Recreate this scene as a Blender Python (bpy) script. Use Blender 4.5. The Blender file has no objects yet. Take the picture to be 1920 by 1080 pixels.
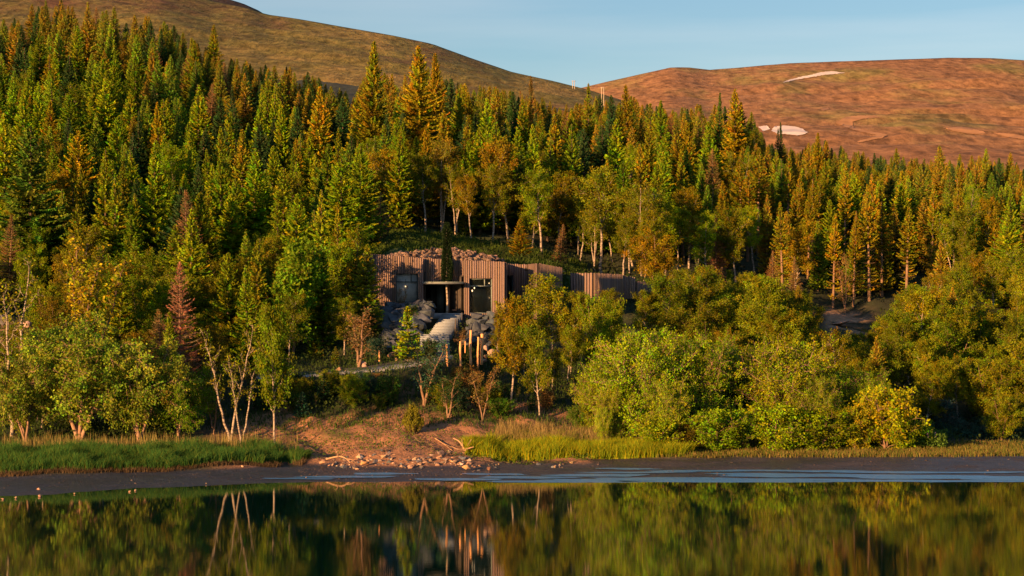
import bpy, bmesh, math, random
import numpy as np
from mathutils import Vector, Matrix

random.seed(7)
RG = np.random.default_rng(11)
S = bpy.context.scene
COL = S.collection

# ------------------------------------------------------------------ camera, sky, sun
CAMZ = 12.0
F = 3733.33                       # focal length in pixels of the 1920 wide photograph
cam_d = bpy.data.cameras.new('camera')
cam_d.lens = 70; cam_d.sensor_width = 36
cam_d.clip_start = 0.5; cam_d.clip_end = 12000
cam = bpy.data.objects.new('camera', cam_d)
cam.location = (0, 0, CAMZ); cam.rotation_euler = (math.radians(90), 0, 0)
COL.objects.link(cam); S.camera = cam

SUN_EL = math.radians(9.5)
SUN_AZ = math.radians(-141)       # from +Y, clockwise seen from above: behind the camera, to its left
sd = Vector((math.sin(SUN_AZ) * math.cos(SUN_EL), math.cos(SUN_AZ) * math.cos(SUN_EL), math.sin(SUN_EL)))
world = bpy.data.worlds.new('World'); S.world = world; world.use_nodes = True
wn = world.node_tree.nodes; wl = world.node_tree.links
bg = wn['Background']
sky = wn.new('ShaderNodeTexSky'); sky.sky_type = 'NISHITA'; sky.sun_disc = False
sky.sun_elevation = SUN_EL; sky.sun_rotation = SUN_AZ
sky.altitude = 50; sky.air_density = 1.0; sky.dust_density = 0.4; sky.ozone_density = 3.0
# faint thin cirrus: the sky colour washed out along soft streaks
tcw = wn.new('ShaderNodeTexCoord'); mpw = wn.new('ShaderNodeMapping'); mpw.inputs['Scale'].default_value = (2.2, 2.2, 26); mpw.inputs['Rotation'].default_value = (0.0, 0.06, 0)
now = wn.new('ShaderNodeTexNoise'); now.inputs['Scale'].default_value = 1.6; now.inputs['Detail'].default_value = 6
wl.new(tcw.outputs['Generated'], mpw.inputs[0]); wl.new(mpw.outputs[0], now.inputs[0])
mrs = wn.new('ShaderNodeMapRange'); mrs.inputs[1].default_value = .40; mrs.inputs[2].default_value = .72; mrs.inputs[3].default_value = .95; mrs.inputs[4].default_value = .72
mrv = wn.new('ShaderNodeMapRange'); mrv.inputs[1].default_value = .40; mrv.inputs[2].default_value = .72; mrv.inputs[3].default_value = 1.0; mrv.inputs[4].default_value = 1.05
wl.new(now.outputs[0], mrs.inputs[0]); wl.new(now.outputs[0], mrv.inputs[0])
hsw = wn.new('ShaderNodeHueSaturation'); wl.new(sky.outputs[0], hsw.inputs['Color']); wl.new(mrs.outputs[0], hsw.inputs['Saturation']); wl.new(mrv.outputs[0], hsw.inputs['Value'])
wl.new(hsw.outputs[0], bg.inputs[0]); bg.inputs[1].default_value = 0.059
sun_d = bpy.data.lights.new('sun', 'SUN'); sun_d.energy = 5.0; sun_d.angle = math.radians(0.6)
sun_d.color = (1.0, 0.51, 0.19)
sun = bpy.data.objects.new('sun', sun_d); COL.objects.link(sun)
sun.rotation_euler = sd.to_track_quat('Z', 'Y').to_euler()
S.view_settings.view_transform = 'Standard'; S.view_settings.look = 'None'
S.view_settings.gamma = 1; S.view_settings.use_curve_mapping = False
S.view_settings.exposure = 1.25
S.render.engine = 'CYCLES'
S.cycles.max_bounces = 6; S.cycles.diffuse_bounces = 2; S.cycles.glossy_bounces = 3
S.cycles.transmission_bounces = 4; S.cycles.transparent_max_bounces = 6
S.cycles.use_denoising = True

# ------------------------------------------------------------------ helpers
def zpix(y, D):                    # height of a point seen at photo row y from distance D
    return CAMZ + (540.0 - y) / F * D
def xpix(px, D):
    return (px - 960.0) / F * D
def at(px, y, D):
    return Vector((xpix(px, D), D, zpix(y, D)))

def sm(x, a, b): t = np.clip((x - a) / (b - a), 0, 1); return t * t * (3 - 2 * t)
def vnoise(x, y, seed=0):
    xi = np.floor(x).astype(np.int64); yi = np.floor(y).astype(np.int64)
    fx = x - xi; fy = y - yi
    fx = fx * fx * (3 - 2 * fx); fy = fy * fy * (3 - 2 * fy)
    def h(a, b):
        n = (a * 374761393 + b * 668265263 + seed * 1442695041) & 0xffffffff
        n = ((n ^ (n >> 13)) * 1274126177) & 0xffffffff
        return ((n ^ (n >> 16)) & 0xffff) / 65535.0
    a = h(xi, yi); b = h(xi + 1, yi); c = h(xi, yi + 1); d = h(xi + 1, yi + 1)
    return (a * (1 - fx) + b * fx) * (1 - fy) + (c * (1 - fx) + d * fx) * fy
def fbm(x, y, seed=0, o=4):
    s = 0; a = 0.5; t = 0
    for k in range(o):
        s = s + a * vnoise(x * 2 ** k + 17.3 * k, y * 2 ** k - 9.1 * k, seed + k); t += a; a *= 0.5
    return s / t - 0.5

def mesh_np(name, V, F4=None, F3=None, col=None, smooth=False, colname='tint'):
    me = bpy.data.meshes.new(name)
    V = np.asarray(V, dtype=np.float32)
    n4 = 0 if F4 is None else len(F4); n3 = 0 if F3 is None else len(F3)
    me.vertices.add(len(V)); me.vertices.foreach_set('co', V.ravel())
    idx = []
    if n4: idx.append(np.asarray(F4, dtype=np.int32).ravel())
    if n3: idx.append(np.asarray(F3, dtype=np.int32).ravel())
    idx = np.concatenate(idx)
    me.loops.add(len(idx)); me.loops.foreach_set('vertex_index', idx)
    me.polygons.add(n4 + n3)
    starts = np.concatenate([np.arange(n4) * 4, n4 * 4 + np.arange(n3) * 3]).astype(np.int32)
    me.polygons.foreach_set('loop_start', starts)
    if smooth: me.polygons.foreach_set('use_smooth', np.ones(n4 + n3, dtype=bool))
    me.update(calc_edges=True)
    if col is not None:
        a = me.color_attributes.new(colname, 'FLOAT_COLOR', 'POINT')
        c = np.asarray(col, dtype=np.float32)
        if c.ndim == 1: c = np.stack([c, c, c, np.ones_like(c)], 1)
        a.data.foreach_set('color', c.ravel())
    me.validate()
    return me

def link(name, me, mat=None, parent=None, loc=None, color=None):
    o = bpy.data.objects.new(name, me)
    if me is not None and mat is not None and len(me.materials) == 0: me.materials.append(mat)
    if parent is not None: o.parent = parent
    if loc is not None: o.location = loc
    if color is not None: o.color = (*color[:3], 1)
    COL.objects.link(o); return o
def tag(o, label, cat=None, group=None, kind=None):
    if label: o['label'] = label
    if cat: o['category'] = cat
    if group: o['group'] = group
    if kind: o['kind'] = kind
    return o
def empty(name, loc, label, cat, group=None, rz=0):
    o = bpy.data.objects.new(name, None); o.empty_display_size = 0.3
    o.location = loc; o.rotation_euler = (0, 0, rz); COL.objects.link(o)
    return tag(o, label, cat, group)

class Tubes:
    def __init__(s): s.V = []; s.Q = []; s.n = 0
    def add(s, pts, rad, sides=5):
        P = np.asarray(pts, dtype=float); R = np.asarray(rad, dtype=float); n = len(P)
        T = np.gradient(P, axis=0); T /= np.linalg.norm(T, axis=1)[:, None] + 1e-9
        up = np.array([0.0, 0, 1]) if abs(T[:, 2]).mean() < 0.9 else np.array([1.0, 0, 0])
        A = np.cross(T, up); A /= np.linalg.norm(A, axis=1)[:, None] + 1e-9
        B = np.cross(T, A)
        th = np.arange(sides) * 2 * np.pi / sides
        V = P[:, None] + R[:, None, None] * (A[:, None] * np.cos(th)[None, :, None] + B[:, None] * np.sin(th)[None, :, None])
        s.V.append(V.reshape(-1, 3))
        i = np.arange(n - 1)[:, None] * sides; j = np.arange(sides)[None]; k = (j + 1) % sides
        s.Q.append(np.stack([i + j, i + k, i + sides + k, i + sides + j], -1).reshape(-1, 4) + s.n)
        s.n += n * sides
    def mesh(s, name): return mesh_np(name, np.concatenate(s.V), np.concatenate(s.Q), smooth=True)

def box_geo(lo, hi):
    x0, y0, z0 = lo; x1, y1, z1 = hi
    V = [(x0,y0,z0),(x1,y0,z0),(x1,y1,z0),(x0,y1,z0),(x0,y0,z1),(x1,y0,z1),(x1,y1,z1),(x0,y1,z1)]
    Q = [(0,3,2,1),(4,5,6,7),(0,1,5,4),(1,2,6,5),(2,3,7,6),(3,0,4,7)]
    return V, Q
def box_mesh(name, boxes):
    V = []; Q = []
    for lo, hi in boxes:
        v, q = box_geo(lo, hi); n = len(V); V += v; Q += [tuple(i + n for i in f) for f in q]
    return mesh_np(name, V, Q)

# ------------------------------------------------------------------ materials
def mat(name):
    m = bpy.data.materials.new(name); m.use_nodes = True
    return m, m.node_tree.nodes, m.node_tree.links, m.node_tree.nodes['Principled BSDF']
def simple(name, c, rough=0.8, var=0.25, scale=3.0, bump=0.0, bscale=10.0, objcol=False, spec=0.3, stretch=(1, 1, 1)):
    m, N, L, B = mat(name)
    tc = N.new('ShaderNodeTexCoord'); mp = N.new('ShaderNodeMapping'); mp.inputs['Scale'].default_value = stretch
    L.new(tc.outputs['Object'], mp.inputs[0])
    no = N.new('ShaderNodeTexNoise'); no.inputs['Scale'].default_value = scale; no.inputs['Detail'].default_value = 6
    L.new(mp.outputs[0], no.inputs[0])
    mr = N.new('ShaderNodeMapRange'); mr.inputs[1].default_value = 0.25; mr.inputs[2].default_value = 0.75
    mr.inputs[3].default_value = 1 - var; mr.inputs[4].default_value = 1 + var
    L.new(no.outputs[0], mr.inputs[0])
    vm = N.new('ShaderNodeVectorMath'); vm.operation = 'SCALE'
    if objcol:
        oi = N.new('ShaderNodeObjectInfo'); L.new(oi.outputs['Color'], vm.inputs[0])
    else: vm.inputs[0].default_value = c
    L.new(mr.outputs[0], vm.inputs['Scale']); L.new(vm.outputs[0], B.inputs['Base Color'])
    B.inputs['Roughness'].default_value = rough; B.inputs['Specular IOR Level'].default_value = spec
    if bump:
        n2 = N.new('ShaderNodeTexNoise'); n2.inputs['Scale'].default_value = bscale; n2.inputs['Detail'].default_value = 8
        L.new(mp.outputs[0], n2.inputs[0])
        bp = N.new('ShaderNodeBump'); bp.inputs['Strength'].default_value = bump; bp.inputs['Distance'].default_value = 0.1
        L.new(n2.outputs[0], bp.inputs['Height']); L.new(bp.outputs[0], B.inputs['Normal'])
    return m

def foliage(name, transl=0.3):
    m, N, L, B = mat(name)
    oi = N.new('ShaderNodeObjectInfo')
    at_ = N.new('ShaderNodeAttribute'); at_.attribute_name = 'tint'
    mul = N.new('ShaderNodeMix'); mul.data_type = 'RGBA'; mul.blend_type = 'MULTIPLY'; mul.inputs[0].default_value = 1
    L.new(oi.outputs['Color'], mul.inputs[6]); L.new(at_.outputs['Color'], mul.inputs[7])
    L.new(mul.outputs[2], B.inputs['Base Color'])
    B.inputs['Roughness'].default_value = 0.75; B.inputs['Specular IOR Level'].default_value = 0.08
    tr = N.new('ShaderNodeBsdfTranslucent'); L.new(mul.outputs[2], tr.inputs[0])
    mx = N.new('ShaderNodeMixShader'); mx.inputs[0].default_value = transl
    L.new(B.outputs[0], mx.inputs[1]); L.new(tr.outputs[0], mx.inputs[2])
    L.new(mx.outputs[0], N['Material Output'].inputs[0])
    return m
M_leaf = foliage('leaf', 0.35)
M_needle = foliage('needle', 0.15)
M_grass = foliage('grass_blade', 0.3)
M_bark = simple('bark_brown', None, 0.9, 0.35, 6, 0.4, 14, objcol=True, stretch=(1, 1, 0.3))

def ground_mat():
    m, N, L, B = mat('ground_surface')
    a = N.new('ShaderNodeAttribute'); a.attribute_name = 'zone'
    geo = N.new('ShaderNodeNewGeometry')
    no = N.new('ShaderNodeTexNoise'); no.inputs['Scale'].default_value = 1.7; no.inputs['Detail'].default_value = 9; no.inputs['Roughness'].default_value = 0.7
    L.new(geo.outputs['Position'], no.inputs[0])
    mr = N.new('ShaderNodeMapRange'); mr.inputs[1].default_value = 0.3; mr.inputs[2].default_value = 0.7
    mr.inputs[3].default_value = 0.5; mr.inputs[4].default_value = 1.5
    L.new(no.outputs[0], mr.inputs[0])
    vm = N.new('ShaderNodeVectorMath'); vm.operation = 'SCALE'
    L.new(a.outputs['Color'], vm.inputs[0]); L.new(mr.outputs[0], vm.inputs['Scale'])
    L.new(vm.outputs[0], B.inputs['Base Color'])
    # alpha of the zone = wetness
    rr = N.new('ShaderNodeMapRange'); rr.inputs[3].default_value = 0.95; rr.inputs[4].default_value = 0.42
    L.new(a.outputs['Alpha'], rr.inputs[0]); L.new(rr.outputs[0], B.inputs['Roughness'])
    B.inputs['Specular IOR Level'].default_value = 0.5
    n2 = N.new('ShaderNodeTexNoise'); n2.inputs['Scale'].default_value = 5; n2.inputs['Detail'].default_value = 10; n2.inputs['Roughness'].default_value = 0.65
    L.new(geo.outputs['Position'], n2.inputs[0])
    bp = N.new('ShaderNodeBump'); bp.inputs['Strength'].default_value = 0.9; bp.inputs['Distance'].default_value = 0.12
    L.new(n2.outputs[0], bp.inputs['Height']); L.new(bp.outputs[0], B.inputs['Normal'])
    return m
M_ground = ground_mat()

def water_mat(name, base, rough, bump, sx, sy, dist=0.02, spec=0.5):
    m, N, L, B = mat(name)
    geo = N.new('ShaderNodeNewGeometry'); mp = N.new('ShaderNodeMapping'); mp.inputs['Scale'].default_value = (sx, sy, 1)
    L.new(geo.outputs['Position'], mp.inputs[0])
    no = N.new('ShaderNodeTexNoise'); no.inputs['Scale'].default_value = 1; no.inputs['Detail'].default_value = 5
    L.new(mp.outputs[0], no.inputs[0])
    bp = N.new('ShaderNodeBump'); bp.inputs['Strength'].default_value = bump; bp.inputs['Distance'].default_value = dist
    L.new(no.outputs[0], bp.inputs['Height']); L.new(bp.outputs[0], B.inputs['Normal'])
    B.inputs['Base Color'].default_value = (*base, 1); B.inputs['Roughness'].default_value = rough
    B.inputs['IOR'].default_value = 1.36; B.inputs['Specular IOR Level'].default_value = spec
    return m
M_water = water_mat('lake_water', (0.001, 0.016, 0.012), 0.0, 0.07, 1.3, 4.0, 0.015)
M_puddle = water_mat('sky_tinted_puddle', (0.08, 0.26, 0.52), 0.30, 0.7, 2.5, 5, 0.06, 0.6)  # base blue stands in for the sky mirrored in the puddles

# ------------------------------------------------------------------ terrain (ground height field)
WY = lambda D: 540 + 44796.0 / D
def zy(z, D): return 540 + (CAMZ - z) * F / D
T = {
 -1500: [(30, zy(-1,30)), (46, zy(0,46)), (54, zy(.4,54)), (70, zy(1.2,70)), (110, zy(3.0,110)), (150, zy(8,150)), (185, zy(15,185)), (250, zy(32,250)), (300, zy(45,300)), (460, zy(64,460))],
 -700: [(60, zy(-1,60)), (80, zy(-.3,80)), (86, zy(0,86)), (94, zy(.4,94)), (99, zy(1.0,99)), (115, zy(1.8,115)), (135, zy(3.5,135)), (160, zy(7.5,160)), (185, zy(14,185)), (210, zy(20,210)), (250, zy(32,250)), (290, zy(43,290)), (340, zy(50,340)), (460, zy(64,460))],
 -80: [(60, zy(-1.2,60)), (106, zy(-.35,106)), (110, zy(0,110)), (122, 903), (125, 884), (127, 866), (135, 832), (145, 785), (152, 740), (160, 690), (168, 645), (185, 550), (210, 430), (250, 290), (290, 160), (310, 110), (340, 75), (460, zy(64,460))],
 60: [(60, zy(-1.2,60)), (111, zy(-.3,111)), (115, WY(115)), (124.3, 893), (127, 865), (135, 833), (145, 785), (152, 740), (160, 690), (168, 645), (185, 555), (210, 435), (250, 290), (290, 165), (310, 115), (340, 80), (460, zy(64,460))],
 300: [(60, zy(-1.2,60)), (115, zy(-.3,115)), (119.5, WY(119.5)), (127, 885), (130, 858), (138, 822), (146, 775), (152, 735), (160, 685), (170, 635), (185, 560), (210, 450), (250, 310), (290, 190), (310, 150), (340, 120), (460, zy(62,460))],
 560: [(60, zy(-1.2,60)), (119, zy(-.3,119)), (122.7, WY(122.7)), (132, 873), (134.5, 855), (140, 818), (145, 775), (150, 714), (153, 700), (158, 672), (166, 635), (185, 560), (210, 465), (250, 340), (290, 235), (340, 200), (460, zy(60,460))],
 750: [(60, zy(-1.2,60)), (119, zy(-.3,119)), (122.9, WY(122.9)), (129.6, 880), (132, 858), (137, 824), (142, 790), (146, 755), (150, 702), (153, 688), (158, 660), (166, 600), (170, 590), (178.5, 587), (179.5, 470), (190, 450), (205, 432), (215, 415), (235, 355), (260, 305), (290, 255), (330, 235), (460, zy(58,460))],
 950: [(60, zy(-1.2,60)), (119, zy(-.3,119)), (123.2, WY(123.2)), (134, 868), (138, 845), (143, 806), (147, 778), (152, 738), (158, 700), (165, 650), (170, 602), (175, 590), (181, 588), (182, 495), (195, 478), (205, 460), (215, 437), (235, 372), (260, 312), (290, 272), (330, 252), (460, zy(55,460))],
 1150: [(60, zy(-1.2,60)), (119, zy(-.3,119)), (123.4, WY(123.4)), (135.6, 862), (142, 838), (148, 805), (155, 745), (162, 692), (170, 640), (180, 600), (184, 565), (186, 530), (205, 508), (215, 480), (235, 402), (260, 335), (290, 290), (330, 270), (460, zy(52,460))],
 1400: [(60, zy(-1.2,60)), (119, zy(-.3,119)), (123.4, WY(123.4)), (136.5, 860), (145, 838), (150, 818), (158, 762), (166, 702), (176, 642), (190, 590), (200, 548), (215, 492), (235, 415), (260, 355), (290, 318), (330, 308), (460, zy(34,460))],
 1600: [(60, zy(-1.2,60)), (119, zy(-.3,119)), (123.4, WY(123.4)), (137.3, 858), (146, 840), (155, 815), (165, 752), (175, 692), (185, 642), (193, 618), (198, 600), (202, 582), (215, 522), (235, 452), (260, 398), (290, 365), (330, 350), (460, zy(28,460))],
 1920: [(60, zy(-1.2,60)), (119, zy(-.3,119)), (123.4, WY(123.4)), (138.7, 855), (152, 830), (162, 805), (170, 765), (180, 705), (195, 622), (215, 535), (235, 475), (260, 430), (290, 400), (330, 378), (460, zy(26,460))],
 2700: [(60, zy(-1.2,60)), (119, zy(-.3,119)), (124, WY(124)), (140, 853), (155, 828), (165, 800), (175, 765), (185, 705), (200, 630), (215, 560), (235, 500), (260, 455), (290, 420), (330, 400), (460, zy(24,460))],
}
TC = sorted(T); DG = np.arange(30, 461, 0.5)
tab = []
for c in TC:
    d = [p[0] for p in T[c]]; z = [zpix(p[1], p[0]) for p in T[c]]
    zz = np.interp(DG, d, z); k = np.array([1, 2, 3, 2, 1.]); k /= k.sum()
    zz = np.convolve(np.pad(zz, 2, 'edge'), k, 'valid'); tab.append(zz)
tab = np.array(tab); TCa = np.array(TC, float)
PATH = [(480, 149.5, 709), (590, 150, 703), (700, 151, 694), (790, 153, 680), (818, 155.2, 667)]
PATHW = np.array([[xpix(p, d), d, zpix(y, d)] for p, d, y in PATH])
STEPW = np.array([list(at(815, 667, 155)), list(at(815, 627, 160.5)), list(at(850, 588, 168.4))])
def seg_dist(x, y, P):
    best = np.full(x.shape, 1e9); zb = np.zeros(x.shape)
    for a, b in zip(P[:-1], P[1:]):
        dx, dy = b[0] - a[0], b[1] - a[1]
        t = np.clip(((x - a[0]) * dx + (y - a[1]) * dy) / (dx * dx + dy * dy), 0, 1)
        d = np.hypot(x - a[0] - t * dx, y - a[1] - t * dy); z = a[2] + t * (b[2] - a[2])
        m = d < best; best = np.where(m, d, best); zb = np.where(m, z, zb)
    return best, zb
def ground(x, y, detail=True):
    x = np.asarray(x, float); y = np.asarray(y, float)
    px = 960 + x / np.maximum(y, 20) * F
    ci = np.clip(np.searchsorted(TCa, px) - 1, 0, len(TC) - 2)
    t = np.clip((px - TCa[ci]) / (TCa[ci + 1] - TCa[ci]), 0, 1); t = t * t * (3 - 2 * t)
    fi = np.clip((y - DG[0]) / 0.5, 0, len(DG) - 1.001); di = fi.astype(int); ft = fi - di
    za = tab[ci, di] * (1 - ft) + tab[ci, di + 1] * ft
    zb = tab[ci + 1, di] * (1 - ft) + tab[ci + 1, di + 1] * ft
    z = za * (1 - t) + zb * t
    if detail:
        amp = np.clip((z - 0.5) / 3, 0, 1)
        z = z + amp * (fbm(x * 0.35, y * 0.35, 3) * 0.9 + fbm(x * 1.3, y * 0.9, 5) * 0.35)
        bank = sm(px, 380, 500) * (1 - sm(px, 1090, 1200)) * sm(y, 131, 134) * (1 - sm(y, 144, 149))
        z = z + bank * (fbm(x * .55 + y * .25, y * .22, 43) * .9 + fbm(x * 1.9, y * 1.0, 47) * .35)
        z = z + np.clip(z + 0.5, 0, 1) * (1 - amp) * (fbm(x * 0.25, y * 0.5, 9) * 0.16 + fbm(x * 0.9, y * 1.2, 13) * 0.05)
        d, zp = seg_dist(x, y, PATHW); w = np.clip((3.0 - d) / 1.2, 0, 1); z = z * (1 - w) + (zp - 0.06) * w
        d, zp = seg_dist(x, y, STEPW); w = np.clip((2.2 - d) / 1.2, 0, 1); z = z * (1 - w) + (zp - 0.35) * w
    return z
def g1(x, y): return float(ground(np.array([x]), np.array([y]))[0])
def to_px(x, y, z): return 960 + x / y * F, 540 - (z - CAMZ) / y * F

def zone(x, y, z):
    px, py = to_px(x, np.maximum(y, 1), z)
    n = fbm(x * 0.5, y * 0.5, 21); n2 = fbm(x * 0.15, y * 0.2, 31)
    forest = np.array([0.030, 0.040, 0.014]); soil = np.array([0.38, 0.185, 0.092]); mud = np.array([0.045, 0.040, 0.044])
    grass = np.array([0.05, 0.085, 0.018]); sand = np.array([0.46, 0.28, 0.17]); dry = np.array([0.16, 0.12, 0.05])
    C = np.tile(forest, (len(x), 1)) * (1 + n2[:, None])
    def blend(c, w): nonlocal C; w = np.clip(w, 0, 1)[:, None]; C = C * (1 - w) + c * w
    # clearing behind the building, green turf
    blend(grass, sm(px, 690, 730) * (1 - sm(px, 1060, 1130)) * sm(y, 178, 180) * (1 - sm(y, 205, 214)))
    # soil bank
    edge = 745 + 40 * n - 25 * sm(px, 480, 600) * 0
    top = np.interp(px, [380, 480, 540, 640, 760, 860, 960, 1060, 1120], [800, 775, 765, 775, 770, 745, 745, 770, 800]) + 50 * n
    blend(soil, sm(px, 360, 470) * (1 - sm(px, 1090, 1150)) * sm(py, top - 8, top + 12))
    blend(grass * 0.8, sm(n2, 0.08, 0.2) * sm(px, 560, 640) * (1 - sm(px, 1090, 1150)) * sm(py, 740, 760) * (1 - sm(py, 800, 850)))
    blend(soil * 0.8, 0.7 * sm(py, 705, 735) * (1 - sm(py, 770, 800)) * sm(px, 640, 700) * (1 - sm(px, 1000, 1100)) * sm(n, -0.05, 0.1))
    blend(sand, sm(px, 1535, 1560) * (1 - sm(px, 1605, 1650)) * sm(y, 186, 189) * (1 - sm(y, 201, 204)) * sm(n, -.16, .06))
    blend(sand * 0.8, sm(y, 150, 156) * (1 - sm(y, 172, 178)) * (1 - sm(px, 25, 60)))
    # flat meadow strip on the right shore
    blend(dry, sm(px, 1150, 1250) * sm(z, 0.25, 0.4) * (1 - sm(y, 150, 156)))
    # mud
    w = 1 - sm(z, 0.28, 0.42); blend(mud * (1 + 0.8 * n[:, None]), w)
    blend(np.array([0.028, 0.038, 0.058]), .75 * w * (1 - sm(px, 450, 900)) * (1 + n))
    C *= (1 + w * .5 * fbm(x * .12, y * 1.6, 53))[:, None]
    wet = w * (1 - 0.6 * sm(n, 0.0, 0.15))
    return np.concatenate([np.clip(C, 0.004, 1), wet[:, None]], 1)

xs = np.concatenate([np.arange(-260, -66, 6.0), np.arange(-66, 66, 0.5), np.arange(66, 264, 6.0)])
ys = np.concatenate([np.arange(40, 100, 2.5), np.arange(100, 182, 0.42), np.arange(182, 230, 1.0), np.arange(230, 461, 5.0)])
X, Y = np.meshgrid(xs, ys); Z = ground(X.ravel(), Y.ravel())
nx, ny = len(xs), len(ys)
i = np.arange(ny - 1)[:, None] * nx + np.arange(nx - 1)[None]
Q = np.stack([i, i + 1, i + nx + 1, i + nx], -1).reshape(-1, 4)
me = mesh_np('ground', np.stack([X.ravel(), Y.ravel(), Z], 1), Q, col=zone(X.ravel(), Y.ravel(), Z), smooth=True, colname='zone')
tag(link('ground', me, M_ground), 'sloping shore with soil bank, mudflat and dark forest floor', kind='structure')

me = mesh_np('lake_bed', [(-3000, -3000, -1.6), (3000, -3000, -1.6), (3000, 470, -1.6), (-3000, 470, -1.6)], [(0, 1, 2, 3)])
tag(link('lake_bed', me, simple('silt', (0.05, 0.045, 0.035))), 'dark silt bed below the calm water', kind='structure')
me = mesh_np('water', [(-3000, -3000, 0), (3000, -3000, 0), (3000, 200, 0), (-3000, 200, 0)], [(0, 1, 2, 3)])
tag(link('water', me, M_water), 'calm dark lagoon water mirroring the wooded bank', kind='structure')

# shallow puddles lying on the mudflat
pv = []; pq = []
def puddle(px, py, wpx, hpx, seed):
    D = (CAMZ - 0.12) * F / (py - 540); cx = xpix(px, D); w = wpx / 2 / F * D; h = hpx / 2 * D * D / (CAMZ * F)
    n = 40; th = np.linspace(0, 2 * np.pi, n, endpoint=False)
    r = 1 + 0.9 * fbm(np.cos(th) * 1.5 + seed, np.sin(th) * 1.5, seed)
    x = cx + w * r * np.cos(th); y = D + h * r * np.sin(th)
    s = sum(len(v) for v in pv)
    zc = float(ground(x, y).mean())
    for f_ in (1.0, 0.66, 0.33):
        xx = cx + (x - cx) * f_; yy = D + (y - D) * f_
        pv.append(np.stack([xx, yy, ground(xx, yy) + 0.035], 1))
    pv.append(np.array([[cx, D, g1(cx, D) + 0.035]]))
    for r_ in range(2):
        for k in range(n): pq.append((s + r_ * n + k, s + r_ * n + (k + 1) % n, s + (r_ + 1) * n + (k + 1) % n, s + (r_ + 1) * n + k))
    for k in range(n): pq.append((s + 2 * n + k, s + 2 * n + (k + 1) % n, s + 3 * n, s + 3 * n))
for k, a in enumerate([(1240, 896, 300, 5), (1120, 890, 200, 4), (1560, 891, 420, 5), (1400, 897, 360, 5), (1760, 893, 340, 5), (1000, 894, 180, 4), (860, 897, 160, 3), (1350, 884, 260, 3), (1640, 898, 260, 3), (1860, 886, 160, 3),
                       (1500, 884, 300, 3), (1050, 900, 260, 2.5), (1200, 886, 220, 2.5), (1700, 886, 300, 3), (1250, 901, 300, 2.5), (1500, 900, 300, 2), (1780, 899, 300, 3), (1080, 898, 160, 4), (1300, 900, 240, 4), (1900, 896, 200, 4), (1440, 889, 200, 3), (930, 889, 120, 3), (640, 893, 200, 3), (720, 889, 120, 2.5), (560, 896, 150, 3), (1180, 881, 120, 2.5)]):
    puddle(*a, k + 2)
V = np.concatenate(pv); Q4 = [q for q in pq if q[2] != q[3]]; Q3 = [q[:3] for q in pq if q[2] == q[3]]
tag(link('puddles', mesh_np('puddles', V, Q4, Q3), M_puddle), 'thin wind rippled sheets of water with painted blue sky sheen on the mudflat', kind='structure')

# ------------------------------------------------------------------ far hills
def hill_mat(name, c1, c2, c3, scale=0.01, bump=6.0, c4=None):
    m, N, L, B = mat(name)
    geo = N.new('ShaderNodeNewGeometry'); mp = N.new('ShaderNodeMapping'); mp.inputs['Scale'].default_value = (1, 0.22, 1.6)
    mp.inputs['Rotation'].default_value = (0, 0, 0.25)
    L.new(geo.outputs['Position'], mp.inputs[0])
    a = N.new('ShaderNodeTexNoise'); a.inputs['Scale'].default_value = scale; a.inputs['Detail'].default_value = 9; a.inputs['Roughness'].default_value = 0.68
    L.new(mp.outputs[0], a.inputs[0])
    cr = N.new('ShaderNodeValToRGB'); e = cr.color_ramp.elements
    e[0].position = 0.36; e[0].color = (*c1, 1); e[1].position = 0.64; e[1].color = (*c3, 1)
    x = e.new(0.5); x.color = (*c2, 1)
    L.new(a.outputs[0], cr.inputs[0])
    b = N.new('ShaderNodeTexNoise'); b.inputs['Scale'].default_value = scale * 14; b.inputs['Detail'].default_value = 8; b.inputs['Roughness'].default_value = 0.7
    L.new(mp.outputs[0], b.inputs[0])
    mr = N.new('ShaderNodeMapRange'); mr.inputs[1].default_value = 0.35; mr.inputs[2].default_value = 0.65; mr.inputs[3].default_value = 0.45; mr.inputs[4].default_value = 1.45
    L.new(b.outputs[0], mr.inputs[0])
    vm = N.new('ShaderNodeVectorMath'); vm.operation = 'SCALE'; L.new(cr.outputs[0], vm.inputs[0]); L.new(mr.outputs[0], vm.inputs['Scale'])
    L.new(vm.outputs[0], B.inputs['Base Color'])
    B.inputs['Roughness'].default_value = 0.95; B.inputs['Specular IOR Level'].default_value = 0.1
    bp = N.new('ShaderNodeBump'); bp.inputs['Strength'].default_value = 0.8; bp.inputs['Distance'].default_value = bump
    L.new(b.outputs[0], bp.inputs['Height']); L.new(bp.outputs[0], B.inputs['Normal'])
    return m
M_hill1 = hill_mat('heath_slope', (0.20, 0.11, 0.058), (0.22, 0.19, 0.055), (0.36, 0.25, 0.08), 0.013, 3.5)
M_hill2 = hill_mat('heath_plateau', (0.28, 0.145, 0.072), (0.34, 0.185, 0.09), (0.27, 0.215, 0.075), 0.006, 2.5)
M_snow = simple('snow', (0.75, 0.66, 0.62), 0.7, 0.1, 0.1)
M_scree = simple('bare_scree', (0.41, 0.22, 0.105), 0.9, 0.3, 0.05)

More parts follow.
